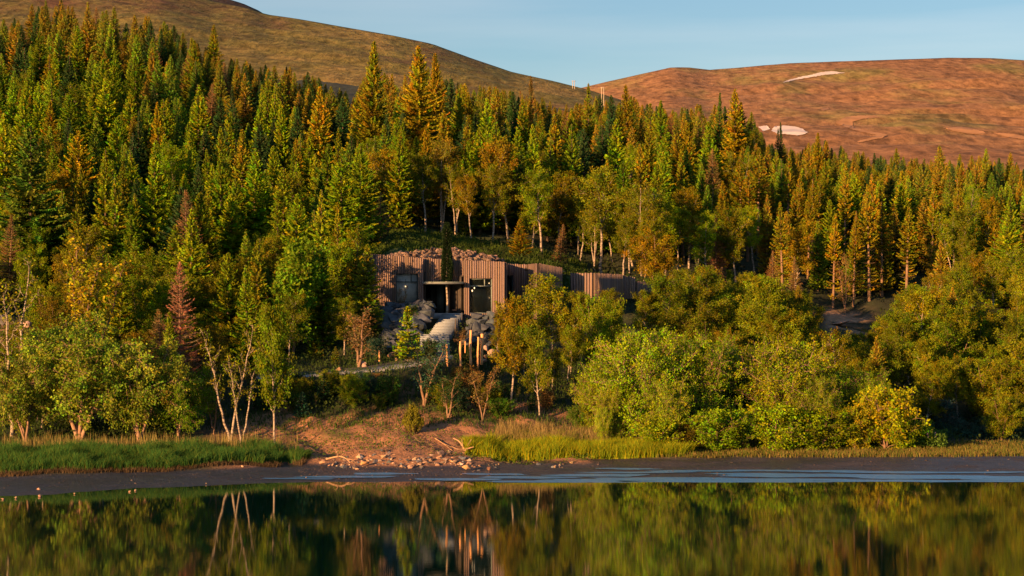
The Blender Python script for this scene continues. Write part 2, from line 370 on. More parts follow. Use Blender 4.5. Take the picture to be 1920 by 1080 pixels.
def hill(name, ridge, D0, y0, D1, pxs, matl, label, seed, rough, power=1.0, ripple=0.0):
    ts = np.concatenate([np.linspace(0, 1, 90), 1 + np.linspace(0.02, 0.5, 8)])
    V = []
    rx = [p[0] for p in ridge]; ry = [p[1] for p in ridge]
    pxa = np.asarray(pxs, float); yr = np.interp(pxa, rx, ry)
    for t in ts:
        if t <= 1:
            D = D0 + (D1 - D0) * t
            yb = np.maximum(y0, yr + 25); y = yb + (yr - yb) * (t ** power)
            z = zpix(y, D)
        else:
            D = D0 + (D1 - D0) * t; z = zpix(yr, D1) - (t - 1) * (D1 - D0) * 0.25
        x = xpix(pxa, D)
        fade = min(1, (1 - t) * 6) if t < 1 else 0.0
        z = z + rough * (fbm(x * 0.012, np.full_like(x, D) * 0.004, seed, 5) * max(fade, 0.12))
        if ripple: z = z + ripple * fade * fbm(x * 0.002 + 3, np.full_like(x, D) * 0.02 + x * 0.002, seed + 5, 4)
        V.append(np.stack([x, np.full_like(x, D), z], 1))
    n = len(pxa); V = np.concatenate(V); i = np.arange(len(ts) - 1)[:, None] * n + np.arange(n - 1)[None]
    Q = np.stack([i, i + 1, i + n + 1, i + n], -1).reshape(-1, 4)
    return tag(link(name, mesh_np(name, V, Q, smooth=True), matl), label, kind='structure')
RIDGE_R = [(-900, 120), (700, 190), (1085, 166), (1140, 153), (1200, 139), (1258, 126), (1290, 126), (1330, 131), (1480, 119), (1560, 116), (1700, 111), (1780, 108), (1860, 109), (1920, 113), (2300, 150), (3200, 220)]
RIDGE_L = [(-2200, -420), (-600, -190), (0, -90), (300, -30), (400, 2), (470, 16), (500, 27), (560, 36), (640, 50), (740, 67), (810, 82), (880, 108), (960, 135), (1040, 152), (1095, 166), (1180, 192), (1300, 245), (1450, 330), (1700, 420), (2400, 460), (3200, 480)]
hR = hill('hill', RIDGE_R, 700, 385, 3200, np.linspace(-900, 3200, 330), M_hill2, 'broad rust coloured heath plateau with snow patches under the sky', 41, 16, 0.9, 22)
hL = hill('hill', RIDGE_L, 455, 290, 1250, np.linspace(-2200, 3200, 420), M_hill1, 'long mossy heath ridge falling to the right behind the spruces', 51, 9, 0.82, 7)
# dark rocky knob over the left ridge
RIDGE_K = [(-600, -300), (200, -100), (330, -20), (380, -6), (420, -4), (455, 6), (490, 22), (540, 60), (700, 160), (900, 300)]
hill('hill', RIDGE_K, 1300, 200, 1900, np.linspace(-600, 900, 120), hill_mat('dark_rock', (0.04, 0.035, 0.035), (0.07, 0.055, 0.05), (0.1, 0.07, 0.06), 0.02, 6), 'small dark rocky summit showing above the left ridge', 61, 10)

def hill_point(px, y):             # point on the right-hand hill under photo row y
    deps = bpy.context.evaluated_depsgraph_get()
    o = Vector((0, 0, CAMZ)); d = Vector((xpix(px, 1), 1, (540 - y) / F)).normalized()
    ok, loc, nor, _ = hR.ray_cast(o, d)
    return loc if ok else at(px, y, 2500)
bpy.context.view_layer.update()
from mathutils.geometry import delaunay_2d_cdt
def patch(name, poly, matl, label, cat, lift=2.0):
    poly = np.array(poly, float); P = []
    for a, b in zip(poly, np.roll(poly, -1, 0)):           # ragged outline
        m = max(1, int(np.hypot(*(b - a)) / 2.5))
        for t in np.arange(m) / m:
            q = a + (b - a) * t; P.append(q + (RG.normal(size=2) * (.7, .3) if t > 0 else 0))
    nb = len(P)
    x0, y0 = poly.min(0); x1, y1 = poly.max(0)
    for gx_ in np.arange(x0, x1, 3.0):
        for gy_ in np.arange(y0, y1, 1.2): P.append(np.array([gx_, gy_]))
    r = delaunay_2d_cdt([Vector(p) for p in P], [], [list(range(nb))], 1, 1e-4)
    V = [tuple(hill_point(p.x, p.y) + Vector((0, -lift, lift * .6))) for p in r[0]]
    me = bpy.data.meshes.new(name); me.from_pydata(V, [], [tuple(f) for f in r[2]]); me.update()
    for f in me.polygons: f.use_smooth = True
    return tag(link(name, me, matl), label, cat) if cat else tag(link(name, me, matl), label, kind='structure')
patch('snow_patch', [(1467, 155), (1480, 150), (1500, 145), (1520, 141), (1540, 136), (1558, 134), (1584, 137), (1570, 139), (1545, 141), (1522, 145), (1498, 149), (1480, 153)], M_snow, 'long thin snow drift high on the rusty hill', 'snow patch', .8)
patch('snow_patch', [(1452, 238), (1470, 236), (1490, 238), (1506, 243), (1515, 249), (1506, 253), (1494, 255), (1480, 253), (1458, 252), (1446, 246)], M_snow, 'small rounded snow patch behind two dark spruce tops', 'snow patch', .8)
patch('snow_patch', [(1422, 238), (1437, 236), (1444, 243), (1430, 247)], M_snow, 'tiny snow scrap left of the rounded snow patch', 'snow patch', .8)
# dirt track and bare gravel terraces on the hill
patch('dirt_track', [(1566, 231), (1585, 220), (1610, 217), (1640, 217), (1652, 221), (1620, 223), (1598, 229), (1600, 238), (1620, 245), (1650, 250), (1664, 254), (1655, 259), (1630, 264), (1610, 268), (1606, 266), (1632, 259), (1644, 254), (1615, 248), (1588, 240)], M_scree, 'orange dirt track winding over the rusty hill', None, .6)
patch('gravel_terrace', [(1768, 240), (1800, 238), (1840, 246), (1850, 251), (1822, 252), (1790, 247)], M_scree, 'orange gravel scar right of the winding track', None, .6)
patch('gravel_terrace', [(1862, 250), (1900, 252), (1935, 258), (1935, 264), (1890, 258)], M_scree, 'orange gravel scar at the right end of the hill', None, .6)
patch('gravel_terrace', [(1539, 205), (1552, 202), (1556, 206), (1543, 208)], M_scree, 'tiny orange gravel scar left above the winding track', None, .6)

# power pylons in the saddle between the hills
M_pyl = simple('weathered_timber_pole', (0.42, 0.36, 0.30), 0.8, 0.15)
def pylon(px, ytop, ybot, wpx, D, label):
    b = at(px, ybot, D); t = at(px, ytop, D); h = t.z - b.z; w = wpx / F * D / 2; r = 0.22
    root = empty('power_pylon', b, label, 'pylon', 'power pylons in the saddle')
    for s in (-1, 1):
        tb = Tubes(); tb.add([(s * w, 0, -6), (s * w * 0.9, 0, h)], [r, r * 0.8], 6)
        link('pole', tb.mesh('pole'), M_pyl, root)
    link('crossarm', box_mesh('crossarm', [((-w * 1.9, -0.3, h * 0.88), (w * 1.9, 0.3, h * 0.93))]), M_pyl, root)
pylon(1075.5, 151, 163, 4, 1200, 'thin pale twin pole pylon standing on the ridge line')
pylon(1130, 163, 181, 4.4, 1000, 'brighter twin pole pylon below the saddle, right of the spruce tip')
# ------------------------------------------------------------------ path and steps
M_pave = simple('concrete_paving', (0.33, 0.34, 0.35), 0.7, 0.2, 2.5, 0.2, 20)
M_kerb = simple('dark_steel_edge', (0.05, 0.05, 0.055), 0.6, 0.2)
pts = []
for a, b in zip(PATHW[:-1], PATHW[1:]):
    for t in np.linspace(0, 1, 8, endpoint=False): pts.append(a + (b - a) * t)
pts.append(PATHW[-1]); pts = np.array(pts)
T_ = np.gradient(pts, axis=0); Nn = np.stack([-T_[:, 1], T_[:, 0]], 1); Nn /= np.linalg.norm(Nn, axis=1)[:, None]
V = []; Q = []
for k, (p, n_) in enumerate(zip(pts, Nn)):
    for s in (-1.5, 1.5): V.append((p[0] + n_[0] * s, p[1] + n_[1] * s, p[2] + 0.05 + 0.06 * (s > 0)))
    for s in (-1.5, 1.5): V.append((p[0] + n_[0] * s, p[1] + n_[1] * s, p[2] - 0.3))
for k in range(len(pts) - 1):
    a = k * 4; b = a + 4
    Q += [(a, b, b + 1, a + 1), (a + 2, a, a + 1, a + 3)] if False else [(a, b, b + 1, a + 1), (a, a + 2, b + 2, b), (a + 1, b + 1, b + 3, a + 3)]
path_o = tag(link('path', mesh_np('path', V, Q), M_pave), 'grey blue paved footpath climbing to the steps', kind='structure')
V = []; Q = []
for k, (p, n_) in enumerate(zip(pts, Nn)):
    for s, h in ((1.5, -.2), (1.5, .22), (1.62, .22), (1.62, -.2)): V.append((p[0] + n_[0] * s, p[1] + n_[1] * s, p[2] + h))
for k in range(len(pts) - 1):
    a = k * 4; b = a + 4
    for j in range(3): Q.append((a + j, b + j, b + j + 1, a + j + 1))
link('kerb', mesh_np('kerb', V, Q), M_kerb, path_o)

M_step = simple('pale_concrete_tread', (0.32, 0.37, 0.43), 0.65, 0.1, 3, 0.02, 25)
M_riser = simple('shadowed_concrete_riser', (0.20, 0.24, 0.29), 0.7, 0.1)  # riser shade put into the colour, a darker copy of the tread concrete
M_riser.name = 'shade_toned_riser'
def flight(A, B, w, n, label, skew):
    A = Vector(A); B = Vector(B)
    root = empty('staircase', A, label, 'stairs', 'concrete stairs up to the entrance')
    d = (B - A); dep = d.y / n; rise = d.z / n
    for k in range(n):
        x = d.x * k / n; ww = w * (1 - 0.0 * k)
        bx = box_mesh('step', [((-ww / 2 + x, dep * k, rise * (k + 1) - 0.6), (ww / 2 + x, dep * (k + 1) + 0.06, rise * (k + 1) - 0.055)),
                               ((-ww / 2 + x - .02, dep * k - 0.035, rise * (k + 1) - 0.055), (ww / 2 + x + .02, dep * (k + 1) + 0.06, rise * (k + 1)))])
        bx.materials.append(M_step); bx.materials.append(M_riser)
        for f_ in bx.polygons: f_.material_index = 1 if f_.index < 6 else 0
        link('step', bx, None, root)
flight(STEPW[0], STEPW[1], 2.3, 11, 'lower wider flight of pale concrete steps', 0)
up0 = at(826, 627, 160.6); up1 = at(850, 588, 168.2)
flight(up0, up1, 1.75, 14, 'upper narrower flight of pale concrete steps before the door', 0)

# ------------------------------------------------------------------ the timber building
M_board = simple('weathered_larch_board', None, 0.85, 0.3, 2.0, 0.2, 30, objcol=True, stretch=(3, 3, 0.25))
M_back = simple('dark_wall_membrane', (0.035, 0.028, 0.025), 0.9)
M_frame = simple('dark_grey_window_frame', (0.06, 0.075, 0.075), 0.5, 0.1)
M_pale_frame = simple('pale_green_window_frame', (0.25, 0.30, 0.28), 0.5, 0.1)
M_canopy = simple('grey_steel_canopy', (0.17, 0.19, 0.21), 0.5, 0.2)
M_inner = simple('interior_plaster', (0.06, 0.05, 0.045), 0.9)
M_reflection = simple('pale_sky_reflection', (0.8, 0.82, 0.8), 0.9, 0.08)  # pale colour stands in for sky reflected in the left window
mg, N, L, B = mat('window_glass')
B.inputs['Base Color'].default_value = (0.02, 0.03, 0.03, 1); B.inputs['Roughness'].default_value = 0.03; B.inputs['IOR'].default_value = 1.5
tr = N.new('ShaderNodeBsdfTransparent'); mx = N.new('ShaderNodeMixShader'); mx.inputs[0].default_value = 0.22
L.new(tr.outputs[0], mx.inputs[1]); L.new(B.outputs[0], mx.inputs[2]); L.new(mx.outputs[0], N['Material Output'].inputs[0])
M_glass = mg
UB = box_mesh('board', [((0, -0.045, 0), (1, 0, 1))])      # shared by every board
UB.materials.append(M_board)
bldg_loc = at(815, 588, 168.5)
bldg = empty('timber_lodge', bldg_loc, 'low flat roofed lodge clad in upright weathered boards, cut into the hillside', 'building')
rb = random.Random(4)
def board(parent, P, ang, s0, w, z0, z1, dark=1.0):
    o = bpy.data.objects.new('board', UB); o.parent = parent
    u = Vector((math.cos(ang), math.sin(ang), 0)); nrm = Vector((math.sin(ang), -math.cos(ang), 0))
    p = P + u * s0 + nrm * (0.06 + rb.choice([0, 0.014, 0.007]))
    o.location = (p.x, p.y, z0); o.rotation_euler = (0, 0, ang); o.scale = (w, 1, z1 - z0)
    t = rb.uniform(0.72, 1.2) * dark; h = rb.uniform(-0.03, 0.03)
    o.color = ((0.24 + h * .6) * t, (0.168 + h * .3) * t, (0.142 - h * 0.5) * t, 1)
    COL.objects.link(o)
def wallrun(pxa, Da, pxb, Db, ya_top, yb_top, ya_bot, yb_bot, openings=(), pitch=0.155, parent=None, base=None, thick=0.18):
    """openings: (px0, px1, ytop, ybot)"""
    A = at(pxa, ya_top, Da) - base; Bv = at(pxb, yb_top, Db) - base
    za0 = zpix(ya_bot, Da) - base.z; zb0 = zpix(yb_bot, Db) - base.z
    d = Vector((Bv.x - A.x, Bv.y - A.y, 0)); Ln = d.length; ang = math.atan2(d.y, d.x); u = d.normalized()
    wall = bpy.data.objects.new('wall', None); wall.parent = parent; COL.objects.link(wall)
    P = Vector((A.x, A.y, 0)); nb = max(1, round(Ln / pitch)); w = Ln / nb
    def s_of(px):      # along-wall distance hit by that photo column
        k = (px - 960) / F
        wx, wy = A.x + base.x, A.y + base.y
        return (k * wy - wx) / (u.x - k * u.y)
    ops = []
    for o in openings:
        s0, s1 = s_of(o[0]), s_of(o[1]); D = A.y + base.y + u.y * (s0 + s1) / 2
        ops.append((round(s0 / w) * w, round(s1 / w) * w, zpix(o[3], D) - base.z, zpix(o[2], D) - base.z))
    back = []
    for k in range(nb):
        s = k * w; t = (k + 0.5) / nb
        zt = A.z + (Bv.z - A.z) * t; zb = za0 + (zb0 - za0) * t
        spans = [(zb, zt)]
        for (s0, s1, o0, o1) in ops:
            if s0 - 1e-3 <= s + w / 2 <= s1 + 1e-3: spans = [(zb, o0), (o1, zt)]
        for z0, z1 in spans:
            if z1 - z0 > 0.05:
                board(wall, P, ang, s + 0.015, w - rb.uniform(0.010, 0.02), z0, z1 + rb.uniform(-0.02, 0.03))
                back.append((s, s + w, z0, z1 - 0.02))
    bm = []
    V = []; Q = []
    for (s0, s1, z0, z1) in back:
        v, q = box_geo((s0, 0.0, z0), (s1 , thick, z1))
        n = len(V)
        for x, y, z in v:
            p = P + u * x + Vector((-u.y, u.x, 0)) * y; V.append((p.x, p.y, z))
        Q += [tuple(i + n for i in f) for f in q]
    link('backing', mesh_np('backing', V, Q), M_back, wall)
    return P, u, ang, ops, wall
def window(P, u, ang, op, transoms, mullions, fm, parent, depth=0.05, glass=True):
    s0, s1, z0, z1 = op; W = s1 - s0; H = z1 - z0
    fr = bpy.data.objects.new('window', box_mesh('window', [((0, 0, 0), (0.07, .09, H)), ((W - .07, 0, 0), (W, .09, H)), ((0.07, 0, 0), (W - .07, .09, .08)), ((0.07, 0, H - .08), (W - .07, .09, H))]
        + [((.07, -.007, z), (W - .07, .085, z + .075)) for z in transoms] + [((x, -.004, a), (x + .07, .08, b)) for x, a, b in mullions]))
    fr.data.materials.append(fm); fr.parent = parent
    nrm = Vector((math.sin(ang), -math.cos(ang), 0)); p = P + u * s0 + nrm * (-depth)
    fr.location = (p.x, p.y, z0); fr.rotation_euler = (0, 0, ang); COL.objects.link(fr)
    if glass:
        g = link('pane', box_mesh('pane', [((.05, .04, .05), (W - .05, .05, H - .05))]), M_glass, fr)
    return fr
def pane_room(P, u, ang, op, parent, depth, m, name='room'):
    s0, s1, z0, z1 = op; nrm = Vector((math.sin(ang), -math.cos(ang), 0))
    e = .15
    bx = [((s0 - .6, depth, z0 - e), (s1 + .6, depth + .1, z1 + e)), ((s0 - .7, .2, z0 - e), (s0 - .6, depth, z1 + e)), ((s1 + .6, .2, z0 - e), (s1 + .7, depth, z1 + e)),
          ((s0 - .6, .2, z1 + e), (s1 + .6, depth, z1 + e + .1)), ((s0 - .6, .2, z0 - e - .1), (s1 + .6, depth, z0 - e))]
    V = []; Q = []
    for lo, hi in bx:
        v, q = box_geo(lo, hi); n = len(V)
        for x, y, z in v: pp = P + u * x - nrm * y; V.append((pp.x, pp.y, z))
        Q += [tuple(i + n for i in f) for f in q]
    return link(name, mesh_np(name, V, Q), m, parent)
base = bldg_loc
# left run with the pale window
P, u, ang, ops, w1 = wallrun(680, 167.0, 794, 168.2, 475, 484, 600, 602, [(744, 783, 513, 567)], parent=bldg, base=base)
H1 = ops[0][3] - ops[0][2]; W1 = ops[0][1] - ops[0][0]
window(P, u, ang, ops[0], [H1 * .70], [(W1 * .68, H1 * .70 + .05, H1 - .08)], M_frame, w1)
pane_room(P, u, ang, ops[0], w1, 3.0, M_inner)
s0, s1, z0, z1 = ops[0]
bq = box_mesh('reflection_panel', [((-.3, .24, -.1), (s1 - s0 + .3, .26, z1 - z0 + .1))]); bl = link('reflection_panel', bq, M_reflection, w1); _p = P + u * s0; bl.location = (_p.x, _p.y, z0); bl.rotation_euler = (0, 0, ang)  # panel added behind the glass as its painted reflection
# middle run above the entrance
P2, u2, a2, ops2, w2 = wallrun(794, 168.75, 870, 169.1, 484, 489, 530, 534, [], parent=bldg, base=base)
# right run with the dark window
P3, u3, a3, ops3, w3 = wallrun(870, 168.4, 946, 169.6, 488, 491, 602, 604, [(881, 922, 522, 588)], parent=bldg, base=base)
H3 = ops3[0][3] - ops3[0][2]; W3 = ops3[0][1] - ops3[0][0]
window(P3, u3, a3, ops3[0], [H3 * .77], [(W3 * .66, H3 * .77 + .05, H3 - .08)], M_pale_frame, w3)
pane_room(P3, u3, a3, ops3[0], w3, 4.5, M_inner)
# entrance recess: side cheeks, glazed back wall, floor, ceiling
def lbox(name, pxa, pxb, D0, D1, yt, yb, m, parent=bldg, Dref=None):
    Dr = Dref or D0
    z0 = zpix(yb, Dr) - base.z; z1 = zpix(yt, Dr) - base.z
    return link(name, box_mesh(name, [((xpix(pxa, D0) - base.x, D0 - base.y, z0), (xpix(pxb, D0) - base.x, D1 - base.y, z1))]), m, parent)
lbox('wall', 793, 795.5, 168.3, 171.6, 530, 592, M_back)
lbox('wall', 868, 870.5, 168.6, 171.6, 530, 592, M_back)
lbox('floor', 795.6, 867.9, 168.3, 171.6, 587.5, 600, M_pave)
lbox('ceiling', 795.6, 867.9, 169.8, 171.6, 528, 531, M_back)
lbox('wall', 790, 875, 174.5, 174.7, 520, 600, M_inner)
ent = lbox('glazed_screen', 796.5, 867, 171.2, 171.28, 531, 535, M_frame)
for a_, b_ in ((796.5, 798), (809, 810.2), (819, 820.5), (831, 832), (845, 847), (866, 867)):
    lbox('post', a_, b_, 171.19, 171.29, 535, 587, M_frame, bldg)
for a_, b_ in ((798, 809), (810.2, 819), (832, 845), (847, 866)):
    lbox('pane', a_, b_, 171.22, 171.25, 535, 587, M_glass, bldg)
dr = lbox('door', 821, 831, 171.2, 171.26, 535.5, 587, M_frame)
lbox('board', 839, 844, 170.9, 170.98, 533, 587, M_board).color = (.3, .17, .12, 1)
lbox('bench', 847, 865, 169.6, 170.1, 580, 583, M_board).color = (.35, .18, .11, 1)
cn = lbox('canopy', 792, 869, 166.9, 169.2, 529, 532.5, M_canopy)
lbox('canopy_gutter', 792, 869, 166.84, 166.9, 528.4, 529.8, M_pale_frame, bldg)
# return wall and the stepped runs on the right
wallrun(946.3, 169.7, 948.6, 173.6, 492, 495, 602, 598, parent=bldg, base=base)
P5, u5, a5, ops5, w5 = wallrun(948.6, 173.7, 991, 174.3, 495, 496, 598, 596, [(949.5, 963, 516, 574)], parent=bldg, base=base)
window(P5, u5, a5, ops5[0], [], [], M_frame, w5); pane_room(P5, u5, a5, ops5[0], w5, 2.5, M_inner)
wallrun(991, 174.2, 1008, 171.8, 496, 494, 596, 598, parent=bldg, base=base)
wallrun(1008, 171.9, 1052, 177.0, 494, 502, 598, 596, parent=bldg, base=base)
# roof slabs behind the parapets
V = []; 
roof_pts = [(680, 167.4, 485), (790, 168.6, 492), (796, 169.4, 492), (866, 169.7, 497), (871, 169.4, 497), (946, 170.2, 499), (950, 174.2, 502), (1008, 174, 502), (1050, 177.3, 510)]
top = [at(a, y, d) - base for a, d, y in roof_pts]; bk = [Vector((p.x * 1.06, 182.5 - base.y, p.z + .1)) for p in top]
V = [tuple(p) for p in top] + [tuple(p) for p in bk] + [(p.x, p.y, p.z - .3) for p in top] + [(p.x, p.y, p.z - .3) for p in bk]
n = len(top); Q = []
for k in range(n - 1): Q += [(k, k + 1, n + k + 1, n + k), (2 * n + k, 3 * n + k, 3 * n + k + 1, 2 * n + k + 1), (k, 2 * n + k, 2 * n + k + 1, k + 1)]
link('roof', mesh_np('roof', V, Q), simple('gravel_roof', (.12, .1, .08)), bldg)
# side and rear walls so that the shell is closed
L_ = at(680, 475, 167.0) - base
link('side_wall', box_mesh('side_wall', [((L_.x - .0, L_.y + .2, -1.5), (L_.x + .2, 180 - base.y, 4.3))]), M_back, bldg)
# pendant lamps seen lit behind the glass
ml, N, L, B = mat('lamp_glow'); B.inputs['Emission Color'].default_value = (1, .62, .3, 1); B.inputs['Emission Strength'].default_value = 2.0
def pendant(px, y, D, r, label):
    p = at(px, y, D); root = empty('pendant_lamp', p, label, 'lamp', 'lit pendant lamps in the lodge')
    bm = bmesh.new(); bmesh.ops.create_uvsphere(bm, u_segments=10, v_segments=8, radius=r)
    for v in bm.verts: v.co.z *= 1.6
    me = bpy.data.meshes.new('bulb'); bm.to_mesh(me); bm.free(); link('bulb', me, ml, root)
    tb = Tubes(); tb.add([(0, 0, r), (0, 0, r + .6)], [.015, .015], 4); link('cord', tb.mesh('cord'), M_frame, root)
pendant(760.5, 537, 168.02, .035, 'small lit lamp behind the pale left window')
pendant(885.5, 545, 170.0, .055, 'left lit pendant lamp behind the dark right window')
pendant(889.5, 540, 171.0, .05, 'right lit pendant lamp behind the dark right window')
pendant(917, 531, 170.6, .035, 'tiny lit lamp in the upper right corner of the dark window')

# timber screen fences stepping down to the right of the lodge
f1 = empty('timber_fence', at(1120, 540, 179), 'long pale board fence right of the lodge, half hidden by birches', 'fence', 'board fences right of the lodge')
fb = f1.location.copy()
wallrun(1070, 177.6, 1112, 176.6, 512, 512, 562, 566, parent=f1, base=fb, pitch=.26)
wallrun(1112, 176.6, 1166, 182.0, 512, 515, 566, 560, parent=f1, base=fb, pitch=.26)
f2 = empty('timber_fence', at(1185, 545, 183), 'short board fence section at the far right, lower than its neighbour', 'fence', 'board fences right of the lodge')
fb = f2.location.copy()
wallrun(1166, 182.2, 1190, 183.4, 517, 520, 560, 560, parent=f2, base=fb, pitch=.26)
wallrun(1192, 183.6, 1236, 187.0, 527, 532, 560, 560, parent=f2, base=fb, pitch=.26)

# ------------------------------------------------------------------ rocks
M_rock = simple('lava_rock', None, 0.85, 0.35, 2.2, 0.5, 6, objcol=True)
def rock_mesh(seed, n=16, flat=.75, bev=.025):
    r = random.Random(seed); bm = bmesh.new()
    for _ in range(n):
        v = Vector((r.gauss(0, 1), r.gauss(0, 1), r.gauss(0, 1))).normalized() * r.uniform(.36, .6)
        v.z *= flat; bm.verts.new(v)
    h = bmesh.ops.convex_hull(bm, input=bm.verts)
    for v in [v for v in bm.verts if not v.link_faces]: bm.verts.remove(v)
    bmesh.ops.bevel(bm, geom=bm.edges[:], offset=bev, segments=1, affect='EDGES', profile=.5)
    me = bpy.data.meshes.new('stone'); bm.to_mesh(me); bm.free(); me.materials.append(M_rock); return me
ROCKS = [rock_mesh(k, 12 + k % 6, .7 + .05 * (k % 4)) for k in range(10)]
ri = random.Random(9)
def rock(name, x, y, z, s, color, parent=None, sc=None):
    o = bpy.data.objects.new(name, ri.choice(ROCKS)); o.parent = parent
    o.location = (x, y, z); o.rotation_euler = (ri.uniform(-.3, .3), ri.uniform(-.3, .3), ri.uniform(0, 6.3))
    sc = sc or (ri.uniform(.85, 1.25), ri.uniform(.8, 1.1), ri.uniform(.8, 1.1)); o.scale = tuple(s * k for k in sc)
    o.color = (*color, 1); COL.objects.link(o); return o
def vc(c, a=.25): k = ri.uniform(1 - a, 1 + a); return tuple(q * k * ri.uniform(.94, 1.06) for q in c)
# boulder retaining walls beside the steps, their shade put into the stone colour
rw = empty('boulder_wall', at(770, 640, 161), 'high retaining wall of big boulders coloured shade-dark left of the steps', 'retaining wall', 'boulder retaining walls')
def stack(root, rows, D0, D1, jitter=.15, col=(.065, .08, .10)):
    for (pxa, pxb, yy, size) in rows:
        n = max(1, int((pxb - pxa) / (size * .6)))
        for k in range(n):
            px = pxa + (k + .5 + ri.uniform(-.2, .2)) * (pxb - pxa) / n
            t = (rows[0][2] - yy) / max(1, rows[0][2] - rows[-1][2]); D = D0 + (D1 - D0) * t + ri.uniform(-.3, .3)
            p = at(px, yy + ri.uniform(-2, 2), D) - root.location
            rock('stone', p.x, p.y, p.z, size * D / F * 1.5 * ri.uniform(.8, 1.2), vc(col, .35), root)
stack(rw, [(716, 774, 650, 22), (714, 776, 638, 24), (714, 782, 625, 25), (712, 790, 612, 25), (714, 798, 600, 24), (718, 806, 589, 22), (726, 812, 578, 19), (730, 816, 571, 14)], 160.3, 165.8)
rw2 = empty('boulder_wall', at(890, 640, 163), 'lower retaining wall of boulders coloured shade-dark right of the steps', 'retaining wall', 'boulder retaining walls')
stack(rw2, [(872, 935, 642, 19), (872, 930, 629, 20), (876, 926, 616, 20), (880, 925, 604, 20), (886, 950, 593, 16)], 160.5, 166.5)
# angular rubble on the roof edge
rp = empty('rubble_mound', at(835, 480, 176), 'mound of loose angular rubble along the lodge roof', 'rock pile')
for k in range(230):
    px = ri.uniform(728, 945); t = ri.random()
    D = 171.5 + 9.5 * t
    yt = np.interp(px, [728, 760, 800, 850, 880, 920, 945], [477, 470, 466, 465, 470, 479, 488]); yb = np.interp(px, [728, 945], [482, 495])
    p = at(px, yb + (yt - yb) * t ** .85, D) - rp.location
    rock('rock', p.x, p.y, p.z, ri.uniform(.25, .55), vc((.19, .13, .10), .45), rp)
V = []; Q = []
cols_ = np.linspace(724, 950, 24)
for px in cols_:
    yt = np.interp(px, [728, 760, 800, 850, 880, 920, 945], [476, 469, 465, 464, 469, 479, 489])
    for t in (0, .5, 1): V.append(tuple(at(px, (np.interp(px, [728, 945], [486, 498])) * (1 - t) + (yt + 3) * t, 171 + 10.5 * t) - rp.location))
for k in range(23):
    for j in range(2): a = k * 3 + j; Q.append((a, a + 3, a + 4, a + 1))
link('earth_bed', mesh_np('earth_bed', V, Q), simple('dark_earth', (.08, .055, .04)), rp)

def boulder(px, y, wpx, D, col, label, group=None, sc=None):
    p = at(px, y, D); s = wpx / F * D
    o = rock('boulder', p.x, p.y, p.z, s, col, None, sc); tag(o, label, 'boulder', group); return o
PK = (.42, .29, .24); OR = (.36, .22, .14); DK = (.13, .13, .14)
boulder(926, 661, 34, 156, PK, 'large rounded pinkish boulder right of the timber posts', sc=(1, .8, .8))
boulder(911, 652, 18, 157, PK, 'small pale boulder wedged between the posts and large pinkish boulder', sc=(.8, .8, 1))
boulder(906, 676, 16, 154.5, PK, 'pale boulder at the foot of the paired posts')
boulder(911, 668, 13, 155, OR, 'small brown stone just left of the large pinkish boulder')
boulder(735, 667, 26, 157, OR, 'blocky orange faced boulder left of the little yellow spruce', sc=(1, .9, 1))
boulder(727, 653, 22, 158.5, DK, 'dark boulder on top of the blocky orange one')
boulder(750, 658, 22, 157.8, OR, 'brown boulder behind the little yellow spruce')
boulder(744, 676, 13, 155.5, OR, 'small bright boulder by the path edge left of the yellow spruce')
boulder(772, 671, 26, 156.5, PK, 'flat pinkish boulder behind the trunk of the little yellow spruce', sc=(1, .8, .6))
boulder(682, 684, 15, 153.2, PK, 'pale upright boulder standing alone beside the path', sc=(.9, .8, 1.2))
boulder(636, 694, 17, 152, OR, 'brown boulder left of the pale upright one by the path')
boulder(602, 702, 14, 151, DK, 'dark low boulder at the left end of the footpath')
boulder(648, 696, 10, 151, PK, 'small pink stone beside the brown path boulder')
boulder(803, 655, 12, 157, PK, 'small pale stone left of the lower steps')
boulder(38, 636, 26, 166, OR, 'bright orange boulder at far left behind the sapling', sc=(1, .8, .9))
boulder(50, 608, 22, 169, PK, 'tall pale boulder leaning above the bright orange one', sc=(.8, .8, 1.2))
boulder(6, 634, 24, 166, OR, 'orange boulder cut by the left picture edge')
boulder(25, 652, 22, 165, DK, 'grey boulder below the bright orange one at far left')
boulder(8, 600, 30, 170, DK, 'broad grey boulder at the upper left edge')
boulder(1582, 604, 40, 194, (.45, .27, .18), 'flat sandy boulder in the clearing below the bare trunks', sc=(1.2, .7, .35))

# stone beach at the foot of the bank
grp = 'loose stones on the little beach below the soil bank'
def beach(n, pxa, pxb, ya, yb, smin, smax):
    for k in range(n):
        px = ri.uniform(pxa, pxb); y = ri.uniform(ya, yb) + 5 * math.sin(px * .05)
        # find distance where ground shows at that row
        Ds = np.arange(124, 150, .25); gz = ground(xpix(px, Ds), Ds); _, gy = to_px(0 * Ds, Ds, gz)
        j = int(np.argmin(np.abs(gy - y))); D = Ds[j]; s = ri.uniform(smin, smax) ** 1 * D / F
        c = ri.choice([(.45, .28, .17), (.34, .22, .15), (.14, .15, .17), (.11, .12, .14), (.42, .33, .26), (.22, .16, .13)])
        o = rock('stone', xpix(px, D), D, gz[j] + s * ri.uniform(-.08, .2), s * ri.choice([.6, .8, 1, 1.3]), vc(c, .3))
        tag(o, 'rounded stone among many on the small beach under the soil bank', 'stone', grp)
beach(130, 640, 885, 850, 876, 6, 13)
beach(60, 600, 900, 862, 880, 4, 8)
beach(35, 880, 1080, 866, 874, 3, 8)
boulder(604, 867, 22, 131.0, OR, 'long smooth boulder at the right end of the left grass bank', sc=(1.1, .7, .6))
boulder(683, 868, 15, 130.2, (.5, .27, .12), 'squarish orange stone at the left part of the beach')
